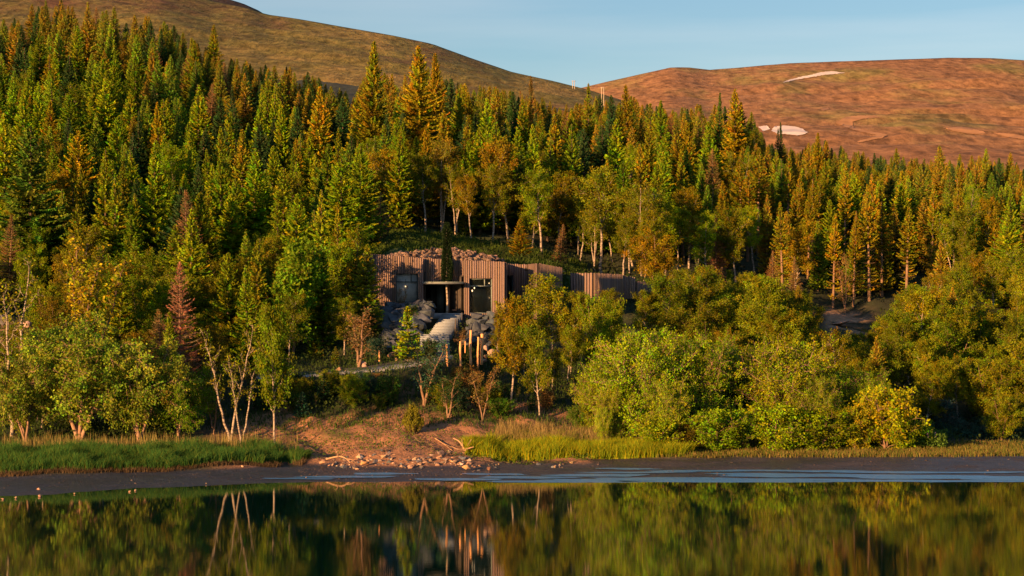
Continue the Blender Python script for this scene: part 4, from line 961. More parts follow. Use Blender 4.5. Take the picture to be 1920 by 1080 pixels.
#PART4
# ------------------------------------------------------------------ individual trees one can point at
E = [
 # shore willows and birches in front, left
 ('shore_willow', 150, 596, 136.5, GY, 'large grey-green willow with forked bare orange trunk behind the left grass bank', 1.02, 0),
 ('shore_willow', 48, 668, 135.5, GY, 'small many stemmed willow with reddish bare stems at the far left shore', .8, 1),
 ('shore_willow', 262, 640, 137.0, GY, 'drooping willow whose leaves hang down to the left grass bank', .9, 2),
 ('shore_willow', 335, 690, 138.0, G, 'low willow at the right end of the drooping willows', .95, 0),
 ('sapling', 22, 470, 138, OL, 'tall thin sparse sapling at the left edge, almost bare', 1, 0),
 ('sapling', 432, 590, 137.5, OL, 'slender birch leaning left on the left grass bank', .9, 1),
 ('sapling', 452, 630, 137, OL, 'slender upright birch beside the left leaning one', .8, 0),
 ('birch', 516, 572, 137, YG, 'birch with yellow-green leaves and twin pale trunks at the edge of the soil bank', .62, 2),
 ('sparse', 400, 700, 140, OL, 'thin sparse sapling behind the leaning birches', 1, 0),
 ('column', 160, 428, 152, YL, 'narrow golden yellow poplar rising behind the big willow', 1.3, 0),
 ('dead_larch', 337, 490, 148, RD, 'reddish bare dead larch standing among dark thicket on the left', 1, 0),
 ('dead_larch', 300, 580, 147, BR, 'low brown dead larch left of the reddish one', 1.3, 1),
 ('rowan', 548, 458, 158, (.13, .22, .02), 'bright green large leaved rowan left of the lodge', .95, 0),
 ('small_spruce', 766, 575, 154.0, (.24, .26, .015), 'little bright yellow spruce by the path in front of the boulder wall', 1.15, 0),
 ('small_spruce', 650, 722, 146.5, BG, 'small blue-green spruce in the shade below the footpath', 1.2, 1),
 ('small_spruce', 715, 700, 147.5, DG_, 'small dark spruce below the footpath, left of the shaded saplings', 1.2, 0),
 ('small_spruce', 607, 700, 146.5, DG_, 'small dark spruce left of the blue-green one below the path', 1.3, 1),
 ('small_spruce', 566, 735, 144, BG, 'low blue-green spruce at the top left of the soil bank', 1.4, 0),
 ('small_spruce', 628, 650, 155, OL, 'small olive spruce beside the left part of the footpath', 1.1, 1),
 ('small_spruce', 590, 615, 158, OL, 'slim olive spruce behind the left end of the footpath', 1.1, 0),
 ('sparse', 672, 580, 153, BR, 'brown twiggy bush tree left of the pale upright boulder', 1.6, 0),
 ('sparse', 675, 690, 145.5, BG, 'thin white stemmed sapling leaning right in the shade below the path', .8, 1),
 ('sparse', 795, 640, 146, BG, 'shaded bushy sapling in front of the lower steps', 1.5, 2),
 ('sparse', 840, 700, 143.5, DG_, 'dark sapling at mid slope right of the yellow-green dwarf pine', 1.5, 0),
 ('sparse', 905, 690, 144, BR, 'thin bare stemmed sapling on the slope left of the lit birch', 1.0, 1),
 ('sparse', 862, 618, 158, BR, 'twiggy brown sapling growing between the dark posts', .9, 2),
 ('birch', 957, 562, 149, (.22, .15, .015), 'orange leaved birch with lit forked trunk in the middle of the slope', .85, 0),
 ('birch', 928, 582, 160, (.22, .15, .015), 'small orange birch right of the boulder wall', .6, 3),
 ('birch', 1012, 610, 147.5, OL, 'shaded olive birch right of the orange leaved one', .75, 4),
 ('birch', 1038, 524, 161, (.23, .20, .015), 'broad lit birch covering the right end of the lodge', 1.15, 1),
 ('birch', 982, 580, 158, (.2, .16, .015), 'orange-brown birch against the lodge corner', .8, 5),
 ('birch', 1070, 575, 160, OL, 'olive birch below the board fence', .95, 2),
 ('thicket', 1120, 560, 158, YG, 'bushy yellow-green scrub tree with vertical shoots right of the lodge', .62, 0),
 ('birch', 1205, 548, 168, OL, 'broad olive birch below the far fence section', 1.1, 3),
 ('birch', 1150, 575, 163, OL, 'small olive birch between the yellow-green scrub and the fence', .8, 1),
 ('willow', 1190, 632, 143.5, (.26, .33, .012), 'huge rounded bright green willow shrub right of the soil bank', .82, 0),
 ('willow', 1310, 640, 146, (.20, .28, .013), 'rounded green willow shrub behind and right of the huge one', .72, 1),
 ('willow', 1465, 645, 147, (.26, .30, .013), 'wide willow shrub with pinkish bare branches showing on its side', .9, 2),
 ('willow', 1385, 655, 153, (.07, .13, .02), 'dark green willow shrub between the two big bright ones', .9, 3),
 ('willow', 1590, 700, 149, (.16, .25, .014), 'green willow shrub sloping down to the right', .95, 1),
 ('willow', 1110, 700, 145, (.27, .33, .012), 'smaller bright willow lobe leaning over the stony slope', .62, 2),
 ('willow', 1250, 715, 141.5, (.25, .30, .012), 'lower front lobe of bright willow shrub standing in the tufted grass', .62, 3),
 ('willow', 1145, 735, 142.0, (.28, .33, .012), 'left front lobe of bright willow shrub above the tufted grass', .55, 1),
 ('willow', 1530, 715, 144.5, (.25, .30, .012), 'front willow shrub lobe left of the yellow leafy bush', .62, 0),
 ('birch', 1088, 548, 172, OL, 'olive birch directly in front of the long board fence', 1.1, 4),
 ('birch', 1150, 545, 172, (.18, .16, .02), 'lit olive birch hiding the middle of the board fence', 1.2, 0),
 ('willow', 1130, 770, 140.8, (.27, .33, .012), 'lowest left willow lobe touching the tufted grass', .42, 0),
 ('willow', 1640, 725, 147, (.2, .28, .014), 'low willow shrub behind the yellow leafy bush', .7, 1),
 ('bush', 1230, 790, 140, (.26, .32, .012), 'bright bush at the foot of the huge willow', 1.3, 0),
 ('bush', 1345, 775, 140.6, (.22, .3, .012), 'green bush right under the front willow lobe', 1.3, 3),
 ('bush', 1540, 775, 142.4, (.25, .32, .013), 'bright bush right of the low rounded one', 1.3, 2),
 ('bush', 1720, 795, 145.5, (.26, .33, .014), 'last bright bush of the belt on the right shore', 1.2, 0),
 ('bush', 1453, 765, 141.5, (.25, .32, .014), 'bright low rounded bush in front of the wide willow shrub', 1.25, 0),
 ('bush', 1660, 740, 144, (.29, .29, .014), 'yellow leafy bush at the right end of the willow row', 1.05, 1),
 ('bush', 1605, 768, 143.5, (.30, .24, .014), 'orange-yellow bush left of the yellow leafy one', .9, 2),
 ('bush', 1690, 780, 144, (.26, .3, .015), 'low yellow-green bush right of the yellow leafy one', 1.0, 3),
 ('bush', 1370, 800, 141, (.24, .31, .015), 'low bright bush left of the rounded one on the right shore', 1.1, 1),
 ('bush', 1290, 800, 141, (.16, .12, .02), 'low orange tinged bush under the huge willow', 1.3, 2),
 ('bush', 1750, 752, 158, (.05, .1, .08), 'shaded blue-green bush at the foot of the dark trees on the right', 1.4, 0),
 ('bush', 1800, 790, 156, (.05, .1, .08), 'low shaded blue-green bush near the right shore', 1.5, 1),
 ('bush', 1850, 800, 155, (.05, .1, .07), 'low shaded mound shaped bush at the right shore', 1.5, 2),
 ('bush', 942, 750, 146, (.08, .16, .02), 'green bush at the foot of the lit forked birch', 1.1, 3),
 ('bush', 1085, 765, 145, (.09, .14, .02), 'small green bush left of the huge willow', .8, 0),
 ('sparse', 754, 536, 166.0, BR, 'russet bush in front of the pale lodge window', .5, 1),
 ('bush', 880, 730, 148, OL, 'olive bush on the shaded slope above the soil bank', 1.1, 2),
 # slim conifers round the lodge
 ('spruce', 665, 420, 166, (.11, .14, .015), 'slender bright spruce at the left corner of the lodge', .75, 8),
 ('spruce', 600, 355, 172, YG, 'slender yellow-green spruce left of the lodge, taller than its orange neighbour', .9, 9),
 ('spruce', 630, 378, 171, OR_, 'slender orange tipped spruce right of the yellow-green one', .7, 8),
 ('spruce', 553, 362, 172, YG, 'broad yellow-green spruce behind the rowan', 1.1, 2),
 ('spruce', 357, 390, 172, YG, 'bushy yellow-green spruce above the reddish dead larch', 1.1, 3),
 ('spruce', 287, 262, 192, YG, 'tall lit yellow-green spruce in the left middle of the stand', 1.0, 1),
 ('spruce', 197, 280, 188, YG, 'pointed yellow spruce standing free before dark spruces on the left', .9, 4),
 ('spruce', 140, 292, 190, OR_, 'small orange spruce left of the pointed yellow one', .8, 8),
 ('spruce', 43, 168, 215, YG, 'bright spruce high at the left edge', 1.0, 5),
 ('spruce', 10, 212, 200, YG, 'bright spruce touching the left picture edge', 1.1, 6),
 ('spruce', 57, 238, 188, (.09, .14, .03), 'broad green spruce at the left edge below the bright ones', 1.5, 10),
 ('spruce', 200, 108, 250, YG, 'tall bright spruce with spreading boughs in the upper left', 1.15, 11),
 ('spruce', 180, 112, 262, YG, 'bright spruce just left of the spreading one', .9, 0),
 ('spruce', 103, 96, 270, YG, 'yellow-green spruce in the upper left, below the orange tops', 1, 1),
 ('spruce', 373, 158, 238, YG, 'tall yellow-green spruce right of the upper left group', 1.1, 2),
 ('spruce', 400, 46, 302, OR_, 'lone orange spruce top standing against the heath ridge', 1.1, 3),
 ('spruce', 487, 157, 245, YG, 'small bright spruce before dark blue spruces, left of its twin', .8, 8),
 ('spruce', 513, 153, 245, YG, 'small bright spruce before dark blue spruces, right of its twin', .8, 9),
 ('spruce', 597, 160, 228, OR_, 'large orange lit spruce right of the dark blue group', 1.15, 4),
 ('spruce', 530, 190, 235, YG, 'narrow yellow-green spruce left of the large orange lit one', .8, 5),
 ('spruce', 633, 240, 210, OL, 'olive spruce at the right of the dark gap', .9, 8),
 ('spruce', 703, 257, 205, (.08, .13, .02), 'green spruce right of the orange slender spruce', .9, 9),
 ('spruce', 668, 262, 207, OR_, 'slender orange spruce in front of the dark wood', .7, 8),
 ('tall_spruce', 692, 74, 232, OR_, 'very tall orange spruce, left of the three that overtop the stand', .9, 0),
 ('tall_spruce', 780, 84, 228, OR_, 'very tall orange spruce with wide boughs, middle one of three', 1.2, 1),
 ('tall_spruce', 815, 96, 236, OR_, 'very tall orange spruce, right one of three', .85, 2),
 ('spruce', 910, 182, 225, YG, 'bright spruce right of the three very tall ones', 1.1, 6),
 ('spruce', 900, 238, 212, YG, 'broad yellow-green spruce below the bright one', 1.2, 7),
 ('spruce', 873, 263, 210, OR_, 'slim orange column shaped spruce', .6, 8),
 ('spruce', 1000, 232, 218, YG, 'bright yellow-green pointed spruce in the centre', .85, 0),
 ('spruce', 1035, 210, 225, OR_, 'orange spruce just right of the centre yellow-green one', .9, 1),
 ('spruce', 1027, 255, 214, YG, 'full yellow-green spruce below the orange centre one', 1.0, 9),
 ('spruce', 1073, 233, 216, YG, 'evenly pointed yellow-green spruce right of the centre', 1.0, 2),
 ('spruce', 1000, 142, 258, BR, 'thin topped brown spruce rising above the centre ridge line', .9, 8),
 ('spruce', 1102, 155, 255, OL, 'thin topped olive spruce below the saddle', .9, 9),
 ('spruce', 1153, 222, 222, YG, 'yellow-green spruce right of the evenly pointed one', 1.2, 3),
 ('spruce', 1207, 226, 225, OR_, 'orange tipped spruce in the right centre', 1, 4),
 ('spruce', 1240, 188, 245, YG, 'tall yellow-green spruce in the right centre', 1, 5),
 ('spruce', 1176, 158, 258, OR_, 'dark backed orange spruce right of the saddle', .9, 6),
 ('spruce', 1345, 173, 255, (.06, .11, .02), 'pointed green spruce beside the tallest orange tops on the right', .8, 8),
 ('spruce', 1376, 166, 250, OR_, 'tallest orange spruce on the right with ragged top', 1.1, 7),
 ('spruce', 1390, 190, 252, OR_, 'ragged orange spruce leaning on the tallest right one', 1, 3),
 ('spruce', 1467, 229, 275, DG_, 'dark slim spruce before the snow patch, right one of two', .7, 8),
 ('spruce', 1457, 240, 276, DG_, 'dark slim spruce before the snow patch, left one of two', .7, 9),
 ('spruce', 1530, 248, 262, OR_, 'orange spruce top right of the snow patch', 1, 0),
 ('spruce', 1682, 277, 285, OR_, 'orange spruce top below the end of the dirt track', 1, 1),
 ('spruce', 1767, 272, 280, OR_, 'broad orange spruce top on the right skyline', 1.2, 2),
 ('spruce', 1798, 288, 282, OL, 'olive spruce top right of the broad orange one', .9, 3),
 ('spruce', 1842, 278, 275, YG, 'yellow-green spruce top on the right skyline', 1, 4),
 ('spruce', 1893, 286, 278, OR_, 'orange spruce top near the right picture edge', 1, 5),
 ('tall_spruce', 800, 235, 212, OR_, 'wide orange spruce with heavy boughs behind the twisted birch', .8, 2),
 ('birch', 953, 268, 208, OR_, 'dense orange leaved birch left of the centre yellow spruces', .95, 0),
 ('tall_birch', 925, 318, 205, (.22, .17, .02), 'large orange-green birch with pale trunk behind the rubble roof', 1.15, 1),
 ('tall_birch', 885, 330, 203, OR_, 'orange birch left of the large orange-green one', .95, 2),
 ('forked_birch', 828, 262, 207, BR, 'thin leaved birch with twisted bare pale trunk behind the lodge', .8, 0),
 ('forked_birch', 1203, 342, 196, (.22, .16, .03), 'tall birch with bright white forked trunk behind the far fence', 1.1, 1),
 ('tall_birch', 1128, 318, 200, OL, 'olive birch left of the white forked one', 1.1, 3),
 ('tall_birch', 1180, 370, 200, OR_, 'orange birch close behind the white forked one', .8, 0),
 ('dead_larch', 1342, 402, 204, RD, 'reddish bare larch in the right middle of the wood', 1.0, 0),
 ('bare_spruce', 1562, 400, 203, OR_, 'orange spruce with bare lit trunk, left one above the clearing', .9, 0),
 ('bare_spruce', 1600, 395, 204, OR_, 'orange spruce with straight bare trunk in the middle above the clearing', .9, 1),
 ('bare_spruce', 1630, 345, 205, OR_, 'tallest orange spruce with long bare trunk above the clearing', 1.0, 2),
 ('sparse', 1585, 470, 202, BR, 'crooked bare tree above the clearing between two straight trunks', .7, 1),
 ('dead_larch', 1450, 470, 196, BR, 'brown twiggy larch left of the clearing', 1.1, 1),
 ('dead_larch', 1490, 480, 194, BR, 'dull brown larch close to the clearing', .9, 0),
 ('spruce', 975, 410, 190, OR_, 'low spreading orange spruce boughs above the lodge roof end', 1.1, 10),
 ('dead_larch', 712, 360, 192, BR, 'brownish dying spruce behind the left part of the lodge', 1.4, 0),
 ('dead_larch', 1050, 420, 196, BR, 'brown dying spruce behind the fence start', 1.2, 1),
]
for e in E:
    kind, px, yt, D, c, label = e[:6]; ws = e[6] if len(e) > 6 else 1; var = e[7] if len(e) > 7 else None
    kw = {}
    if kind == 'shore_willow': kw = dict(barkc=(.30, .19, .13))
    if kind in ('willow',): kw = dict(barkc=(.36, .22, .17))
    plant(kind, px, yt, D, c, label, wscale=ws, var=var, **kw)
LMK = [('the three very tall orange spruces', 765, 150), ('the lodge', 830, 530), ('the reddish dead larch', 337, 555), ('the yellow poplar', 160, 500), ('the hill saddle', 1100, 170), ('the small snow patch', 1485, 250),
 ('the sandy clearing', 1585, 600), ('the white forked birch', 1203, 430), ('the green rowan', 548, 510), ('the huge willow shrub', 1190, 700), ('the dirt track foot', 1640, 280), ('the left picture edge', -40, 330), ('the upper left picture corner', 20, 20),
 ('the right picture edge', 1940, 450), ('the lone orange ridge spruce', 402, 100), ('the blue spruce gap', 470, 250), ('the dark spruce pair', 1462, 290), ('the broad orange skyline spruce', 1767, 300), ('the rubble roof', 840, 420),
 ('the pointed yellow spruce', 197, 320), ('the shaded shore bushes', 1800, 760), ('the long board fence', 1120, 540), ('the large front willow', 150, 640), ('the wide willow shrub', 1465, 700), ('the dwarf pine', 775, 775), ('the forked birch', 957, 690), ('the leaning birches', 450, 730)]
def where(px, D, H):
    gx_, gy_ = to_px(xpix(px, D), D, g1(xpix(px, D), D)); my = gy_ - H * F / D * .6
    nm_, lx, ly = min(LMK, key=lambda q: math.hypot(px - q[1], my - q[2])); dx, dy = px - lx, my - ly; d = math.hypot(dx, dy)
    far_ = 'just' if d < 70 else 'some way' if d < 150 else 'far'
    if nm_ == 'the lodge' and abs(dx) < 120: return 'in front of the lodge' if D < 165 else 'behind the lodge'
    if abs(dx) > 2.2 * abs(dy): dr = 'right of' if dx > 0 else 'left of'
    elif abs(dy) > 2.2 * abs(dx): dr = 'above' if dy < 0 else 'below'
    else: dr = ('above and right of' if dx > 0 else 'above and left of') if dy < 0 else ('below and right of' if dx > 0 else 'below and left of')
    return f'{far_} {dr} {nm_}'
def size_word(H, lo, hi): return 'short' if H < lo else 'tall' if H > hi else 'medium sized'
# low shrubs filling the shaded slope between the footpath and the soil bank
sr = random.Random(31); nsl = 0
for _ in range(600):
    px = sr.uniform(470, 1095); D = sr.uniform(139, 151); gx_, gy_ = to_px(xpix(px, D), D, g1(xpix(px, D), D))
    if not (712 < gy_ < 772) or (px < 850 and D > 148.3) or abs(px - 775) < 26: continue
    if any(math.hypot(xpix(px, D) - q[0], D - q[1]) < .85 for q in placed): continue
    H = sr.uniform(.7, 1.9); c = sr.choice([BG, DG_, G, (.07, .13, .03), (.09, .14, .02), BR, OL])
    k = sr.choice(['bush', 'bush', 'thicket', 'sparse', 'small_spruce'])
    if px < 850: H = min(H, max(.6, zpix(702, D) - g1(xpix(px, D), D)))
    if k in ('thicket', 'sparse'): H = H * 1.2
    side = 'left of' if px < 775 else 'right of'
    nm = {'bush': 'leafy bush', 'thicket': 'scrub birch', 'sparse': 'twiggy sapling', 'small_spruce': 'little spruce'}[k]
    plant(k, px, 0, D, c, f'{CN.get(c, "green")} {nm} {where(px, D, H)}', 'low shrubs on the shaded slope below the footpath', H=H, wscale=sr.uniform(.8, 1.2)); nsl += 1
    if nsl > 75: break
for px, yt, D, c, lb in ((706, 640, 157, BG, 'shaded bush left of the boulder wall'), (806, 652, 154, DG_, 'dark bush beside the lower steps'), (872, 652, 156.5, DG_, 'dark bush behind the timber posts'), (768, 560, 164.4, DG_, 'dark bush on top of the boulder wall'), (935, 600, 161, G, 'green bush right of the upper boulders')):
    plant('bush', px, yt, D, c, lb, H=1.5, wscale=.8)
# dwarf pine on the bank: dense little conifer of upright shoots
def dwarf_pine():
    rg = np.random.default_rng(5); n = 5200; tb = Tubes(); D = 139.8; px = 775
    x = xpix(px, D); gz = g1(x, D)
    A = []; Bv = []
    for k in range(60):
        a = rg.uniform(0, 6.28); rr = .75 * math.sqrt(rg.random()); h = 2.25 * (1 - (rr / .95) ** 2) * rg.uniform(.75, 1)
        e_ = np.array([math.cos(a) * rr, math.sin(a) * rr, h]); b_ = np.array([e_[0] * .35, e_[1] * .35, 0])
        A.append(b_); Bv.append(e_); tb.add([b_, (b_ * .4 + e_ * .6) + [0, 0, -.1], e_], [.03, .02, .01], 4)
    A = np.array(A); Bv = np.array(Bv); i_ = rg.integers(0, 60, n); f = rg.beta(2, 1, n)[:, None]
    P = A[i_] * (1 - f) + Bv[i_] * f + rg.normal(size=(n, 3)) * .06
    Dv = rg.normal(size=(n, 3)) * .6 + [0, 0, 1.0]
    me = leaf_mesh('crown', [(quads(P, Dv, .17 * rg.uniform(.7, 1.3, n), .05, rg), rg.uniform(.6, 1.3, n))])
    root = empty('dwarf_pine', (x, D, gz), 'dense yellow-green dwarf pine alone at the top of the soil bank', 'pine')
    link('trunk', tb.mesh('trunk'), M_bark, root, color=(.15, .1, .07)); link('crown', me, M_needle, root, color=(.17, .17, .015))
dwarf_pine()
# the narrow dark conifer growing through the entrance canopy
def canopy_tree():
    rg = np.random.default_rng(8); D = 168.3; b = at(838, 587, D); h = zpix(418, D) - b.z; n = 7000; tb = Tubes()
    zs = np.linspace(0, h, 14); tb.add(np.stack([.05 * np.sin(zs * 1.7), 0 * zs, zs], 1), np.linspace(.10, .03, 14), 7)
    z0 = zpix(527, D) - b.z; zz = rg.uniform(z0, h, n); t = (zz - z0) / (h - z0); rad = .30 + .12 * np.sin(t * 7) * (1 - t); rad = np.where(t > .85, rad * (1 - t) / .15 + .05, rad) 
    a = rg.uniform(0, 6.28, n); rr = rad * np.sqrt(rg.random(n)) * 1.15
    P = np.stack([rr * np.cos(a), rr * np.sin(a), zz], 1); Dv = np.stack([np.cos(a), np.sin(a), rg.uniform(-.6, 1, n)], 1)
    for k in range(40):
        a_ = rg.uniform(0, 6.28); q = rg.uniform(z0, h * .95); tb.add([(0, 0, q), (.28 * math.cos(a_), .28 * math.sin(a_), q + .12)], [.02, .008], 3)
    root = empty('column_tree', b, 'narrow dark tree whose pale trunk passes up through the entrance canopy', 'tree')
    link('trunk', tb.mesh('trunk'), M_birch, root)
    link('crown', leaf_mesh('crown', [(quads(P, Dv, .17, .09, rg), rg.uniform(.6, 1.3, n))]), M_leaf, root, color=(.025, .05, .018))
canopy_tree()

# ------------------------------------------------------------------ the wood: every further tree that shows
SKY_X = [-300, 0, 50, 60, 200, 210, 290, 340, 390, 420, 450, 560, 600, 640, 670, 690, 720, 760, 830, 850, 910, 990, 1060, 1100, 1170, 1250, 1340, 1395, 1418, 1440, 1515, 1530, 1600, 1680, 1770, 1840, 1920, 2300]
SKY_Y = [-60, 25, 40, -10, -15, 10, 30, 45, 75, 100, 110, 125, 140, 165, 165, 110, 130, 110, 130, 150, 160, 165, 195, 175, 175, 200, 185, 185, 225, 266, 268, 255, 280, 290, 290, 290, 300, 320]
far = []          # past 300 spruces: the smallest, joined as instances
cand = []
wr = random.Random(2024)
def cell(D): return 3.1 if D < 180 else 3.7 if D < 240 else 4.0
D = 141.0
while D < 325:
    st = cell(D); x = -.33 * D
    while x < .29 * D:
        cand.append((x + wr.uniform(-.42, .42) * st, D + wr.uniform(-.42, .42) * st)); x += st
    D += st * .95
nsp = 0; spr = []
for x, D in cand:
    px, gy = to_px(x, D, g1(x, D))
    if px < -340: continue
    # keep open ground open
    if 340 < px < 1120 and gy > 752: continue
    if px < 340 and D < 140: continue
    if px > 1120 and D < 158 + max(0, (px - 1600)) * -.02: continue
    if 585 < px < 1120 and 143 < D < 183 and not (1000 < px and 152 < D < 160) and not (px < 702 and D > 154.5): continue
    if 690 <= px < 720 and D > 150 and D < 183: continue
    if 430 < px < 860 and 147.5 < D < 154: continue
    if 690 < px < 1150 and 176 < D < 200: continue
    if 800 < px < 960 and D < 203 and D > 180: continue
    if 1060 < px < 1250 and 158 < D < 190: continue
    if 1500 < px < 1680 and 184 < D < 201: continue
    if px < 70 and 158 < D < 172: continue
    if any(abs(x - q[0]) < 1.8 and abs(D - q[1]) < 2.2 and math.hypot(x - q[0], D - q[1]) < 1.9 for q in placed): continue
    n_ = float(fbm(np.array([x * .06]), np.array([D * .06]), 71)[0]); n3 = float(fbm(np.array([x * .12]), np.array([D * .12]), 91)[0])
    lim = np.interp(px, [-300, 300, 480, 700, 850, 1100, 1300, 1500, 1700, 1920], [186, 184, 194, 188, 210, 212, 214, 212, 206, 198]) + 40 * n_
    conif = (D > lim and wr.random() > (.13 if D < 262 else .04)) or wr.random() < (.22 if px < 680 else .12)
    if 1540 < px < 1700 and 200 < D < 212: conif = True
    sky_y = np.interp(px, SKY_X, SKY_Y)
    if conif:
        H = (wr.uniform(5.5, 10.5) + 3.2 * max(0, n3 * 2 + .3)) * (1.0 if D > 180 else .8)
        if px > 1350 and D > 225: H *= .82
        Hmax = zpix(sky_y + abs(wr.gauss(0, 16)), D) - g1(x, D)
        if Hmax < 3: 
            continue
        H = min(H, Hmax)
        back = H > Hmax - 1.5 or D > 285
        r_ = wr.random() + n3 * .8
        if back: c = OR_ if r_ < .42 else (OL if r_ < .8 else DG_)
        elif 380 < px < 1150 and D > 225: c = DG_ if r_ < .5 else (OR_ if r_ < .7 else YG)
        elif px > 1150: c = OR_ if r_ < .22 else (YG if r_ < .8 else G)
        else: c = YG if r_ < .55 else (G if r_ < .82 else (DG_ if r_ < .92 else OR_))
        if D < 200 and c == OR_: c = OL
        if 1250 < px < 1800 and D < 200: H = min(H, zpix(np.interp(px, [1250, 1350, 1500, 1560, 1650, 1720, 1800], [500, 505, 535, 605, 600, 545, 500]), D) - g1(x, D))
        if H < 1.5: continue
        k = 'spruce'
        if 1250 < px < 1800 and D < 226 and wr.random() < .75: k = 'bare_spruce'; c = OR_
        elif wr.random() < .04: k = 'dead_larch'; c = BR
        if px > 1350 and D > 225: ws = wr.uniform(.9, 1.25)
        else: ws = wr.uniform(.85, 1.3)
        if k == 'dead_larch': plant(k, px, 0, D, c, 'brown twiggy conifer ' + where(px, D, H), 'brown twiggy conifers in the wood', H=H, wscale=1.1)
        else: spr.append((H / D, k, px, D, c, H, ws))
    else:
        H = wr.uniform(4.5, 7.5) if D < 190 else wr.uniform(6, 9)
        Hmax = zpix(sky_y + 40, D) - g1(x, D); H = min(H, Hmax)
        if D < 160: H = wr.uniform(3.0, 5.5)
        if 1530 < px < 1650 and D < 200: H = min(H, zpix(626, D) - g1(x, D))
        if 1250 < px < 1920 and D < 200: H = min(H, zpix(np.interp(px, [1250, 1350, 1500, 1560, 1650, 1720, 1800, 1920], [500, 505, 530, 596, 588, 535, 490, 470]) + 14 * n_, D) - g1(x, D))
        if H < 1: continue
        r_ = wr.random() + n3 * .9
        if px > 1250 and D < 195: c = OL if r_ < .45 else ((.16, .20, .014) if r_ < .75 else (.24, .22, .014))
        elif px < 400: c = OL if r_ < .35 else (G if r_ < .6 else ((.2, .14, .02) if r_ < .85 else YG))
        else: c = OR_ if r_ < .3 else (OL if r_ < .75 else YG)
        if D < 192: k = wr.choice(['birch', 'birch', 'thicket', 'thicket', 'birch'])
        else: k = wr.choice(['tall_birch', 'tall_birch', 'forked_birch', 'birch'])
        if k == 'thicket': H *= .8
        cn = CN.get(c, 'olive'); nm = 'bushy scrub birch' if k == 'thicket' else ('pale trunked birch' if 'tall' in k else 'many forked birch' if 'fork' in k else 'birch')
        plant(k, px, 0, D, c, f'{size_word(H, 4.6, 7)} {cn} {nm} {where(px, D, H)}', 'birches of the wood and scrub', H=H, wscale=wr.uniform(.9, 1.2))
fillers = []
spr.sort(reverse=True)
n_named = sum(1 for e in E if 'spruce' in e[0])
NSP = 296 - n_named
for a in spr[:NSP]:
    _, k, px, D, c, H, ws = a
    nm = {'bare_spruce': 'bare trunked spruce'}.get(k, 'spruce')
    plant(k, px, 0, D, c, f'{size_word(H, 7.4, 9.6)} {CN[c]} {nm} {where(px, D, H)}', 'spruces of the wood', H=H, wscale=ws)
# labels that would be shared are told apart by their order from the left, and kept short
from collections import defaultdict
by = defaultdict(list)
for o in COL.objects:
    if o.parent is None and o.get('group') in ('spruces of the wood', 'birches of the wood and scrub', 'low shrubs on the shaded slope below the footpath', 'brown twiggy conifers in the wood'): by[o['label']].append(o)
ORD = ['leftmost', 'second from left', 'third from left', 'fourth from left', 'fifth from left', 'sixth from left', 'seventh from left']
NUM = {2: 'two', 3: 'three', 4: 'four', 5: 'five', 6: 'six', 7: 'seven', 8: 'eight'}
for lb, os_ in by.items():
    os_.sort(key=lambda o: o.location.x / o.location.y); n = len(os_)
    for k, o in enumerate(os_):
        t = lb
        if 1 < n <= 8:
            w_ = {2: ['left one of two', 'right one of two'], 3: ['left one of three', 'middle one of three', 'right one of three']}.get(n)
            t = lb + ', ' + (w_[k] if w_ else ('rightmost' if k == n - 1 else ORD[k]) + ' of ' + NUM[n])
        for cut in ('some way ', 'medium sized ', 'many forked ', 'pale trunked ', 'bushy ', 'tall ', 'short ', 'upper '):
            if len(t.replace('-', ' ').split()) > 16: t = t.replace(cut, '', 1)
        o['label'] = t
# the remaining small spruces: one geometry-node object per scene, real instanced crowns
rest = spr[NSP:]
hid = bpy.data.collections.new('spruce_sources')
src = []
for j in range(8):
    cm = LIB['spruce'][j][1]; tm = LIB['spruce'][j][0]
    bm = bmesh.new(); bm.from_mesh(cm); nf = len(bm.faces); bm.from_mesh(tm)
    bm.faces.ensure_lookup_table()
    for f_ in bm.faces[nf:]: f_.material_index = 1
    me = bpy.data.meshes.new('small_spruce_source'); bm.to_mesh(me); bm.free(); me.materials.append(None); me.materials.append(None)
    o = bpy.data.objects.new('small_spruce_source', me); hid.objects.link(o); src.append(o)
mi, N, L, B = mat('needle_far')
ia = N.new('ShaderNodeAttribute'); ia.attribute_type = 'INSTANCER'; ia.attribute_name = 'tree_color'
at2 = N.new('ShaderNodeAttribute'); at2.attribute_name = 'tint'
mul = N.new('ShaderNodeMix'); mul.data_type = 'RGBA'; mul.blend_type = 'MULTIPLY'; mul.inputs[0].default_value = 1
L.new(ia.outputs['Color'], mul.inputs[6]); L.new(at2.outputs['Color'], mul.inputs[7]); L.new(mul.outputs[2], B.inputs['Base Color'])
B.inputs['Roughness'].default_value = .55; B.inputs['Specular IOR Level'].default_value = .25
trn = N.new('ShaderNodeBsdfTranslucent'); L.new(mul.outputs[2], trn.inputs[0]); mxs = N.new('ShaderNodeMixShader'); mxs.inputs[0].default_value = .15
L.new(B.outputs[0], mxs.inputs[1]); L.new(trn.outputs[0], mxs.inputs[2]); L.new(mxs.outputs[0], N['Material Output'].inputs[0])
M_bark2 = simple('bark_far', (.18, .12, .08), .9)
for o in src: o.data.materials[0] = mi; o.data.materials[1] = M_bark2
pm = bpy.data.meshes.new('distant_spruces')
nR = len(rest); pm.vertices.add(nR)
co = []; sc_ = []; cl = []; rt = []; ix = []
for _, k, px, D, c, H, ws in rest:
    x = xpix(px, D); co += [x, D, g1(x, D)]; s = H / 10; w = s ** .75 * ws; sc_ += [w, w, s]
    q = wr.uniform(.8, 1.2); cl += [c[0] * q * .92, c[1] * q * 1.06, c[2] * q * .6, 1]; rt += [0, 0, wr.uniform(0, 6.28)]; ix.append(wr.randrange(8))
pm.vertices.foreach_set('co', co)
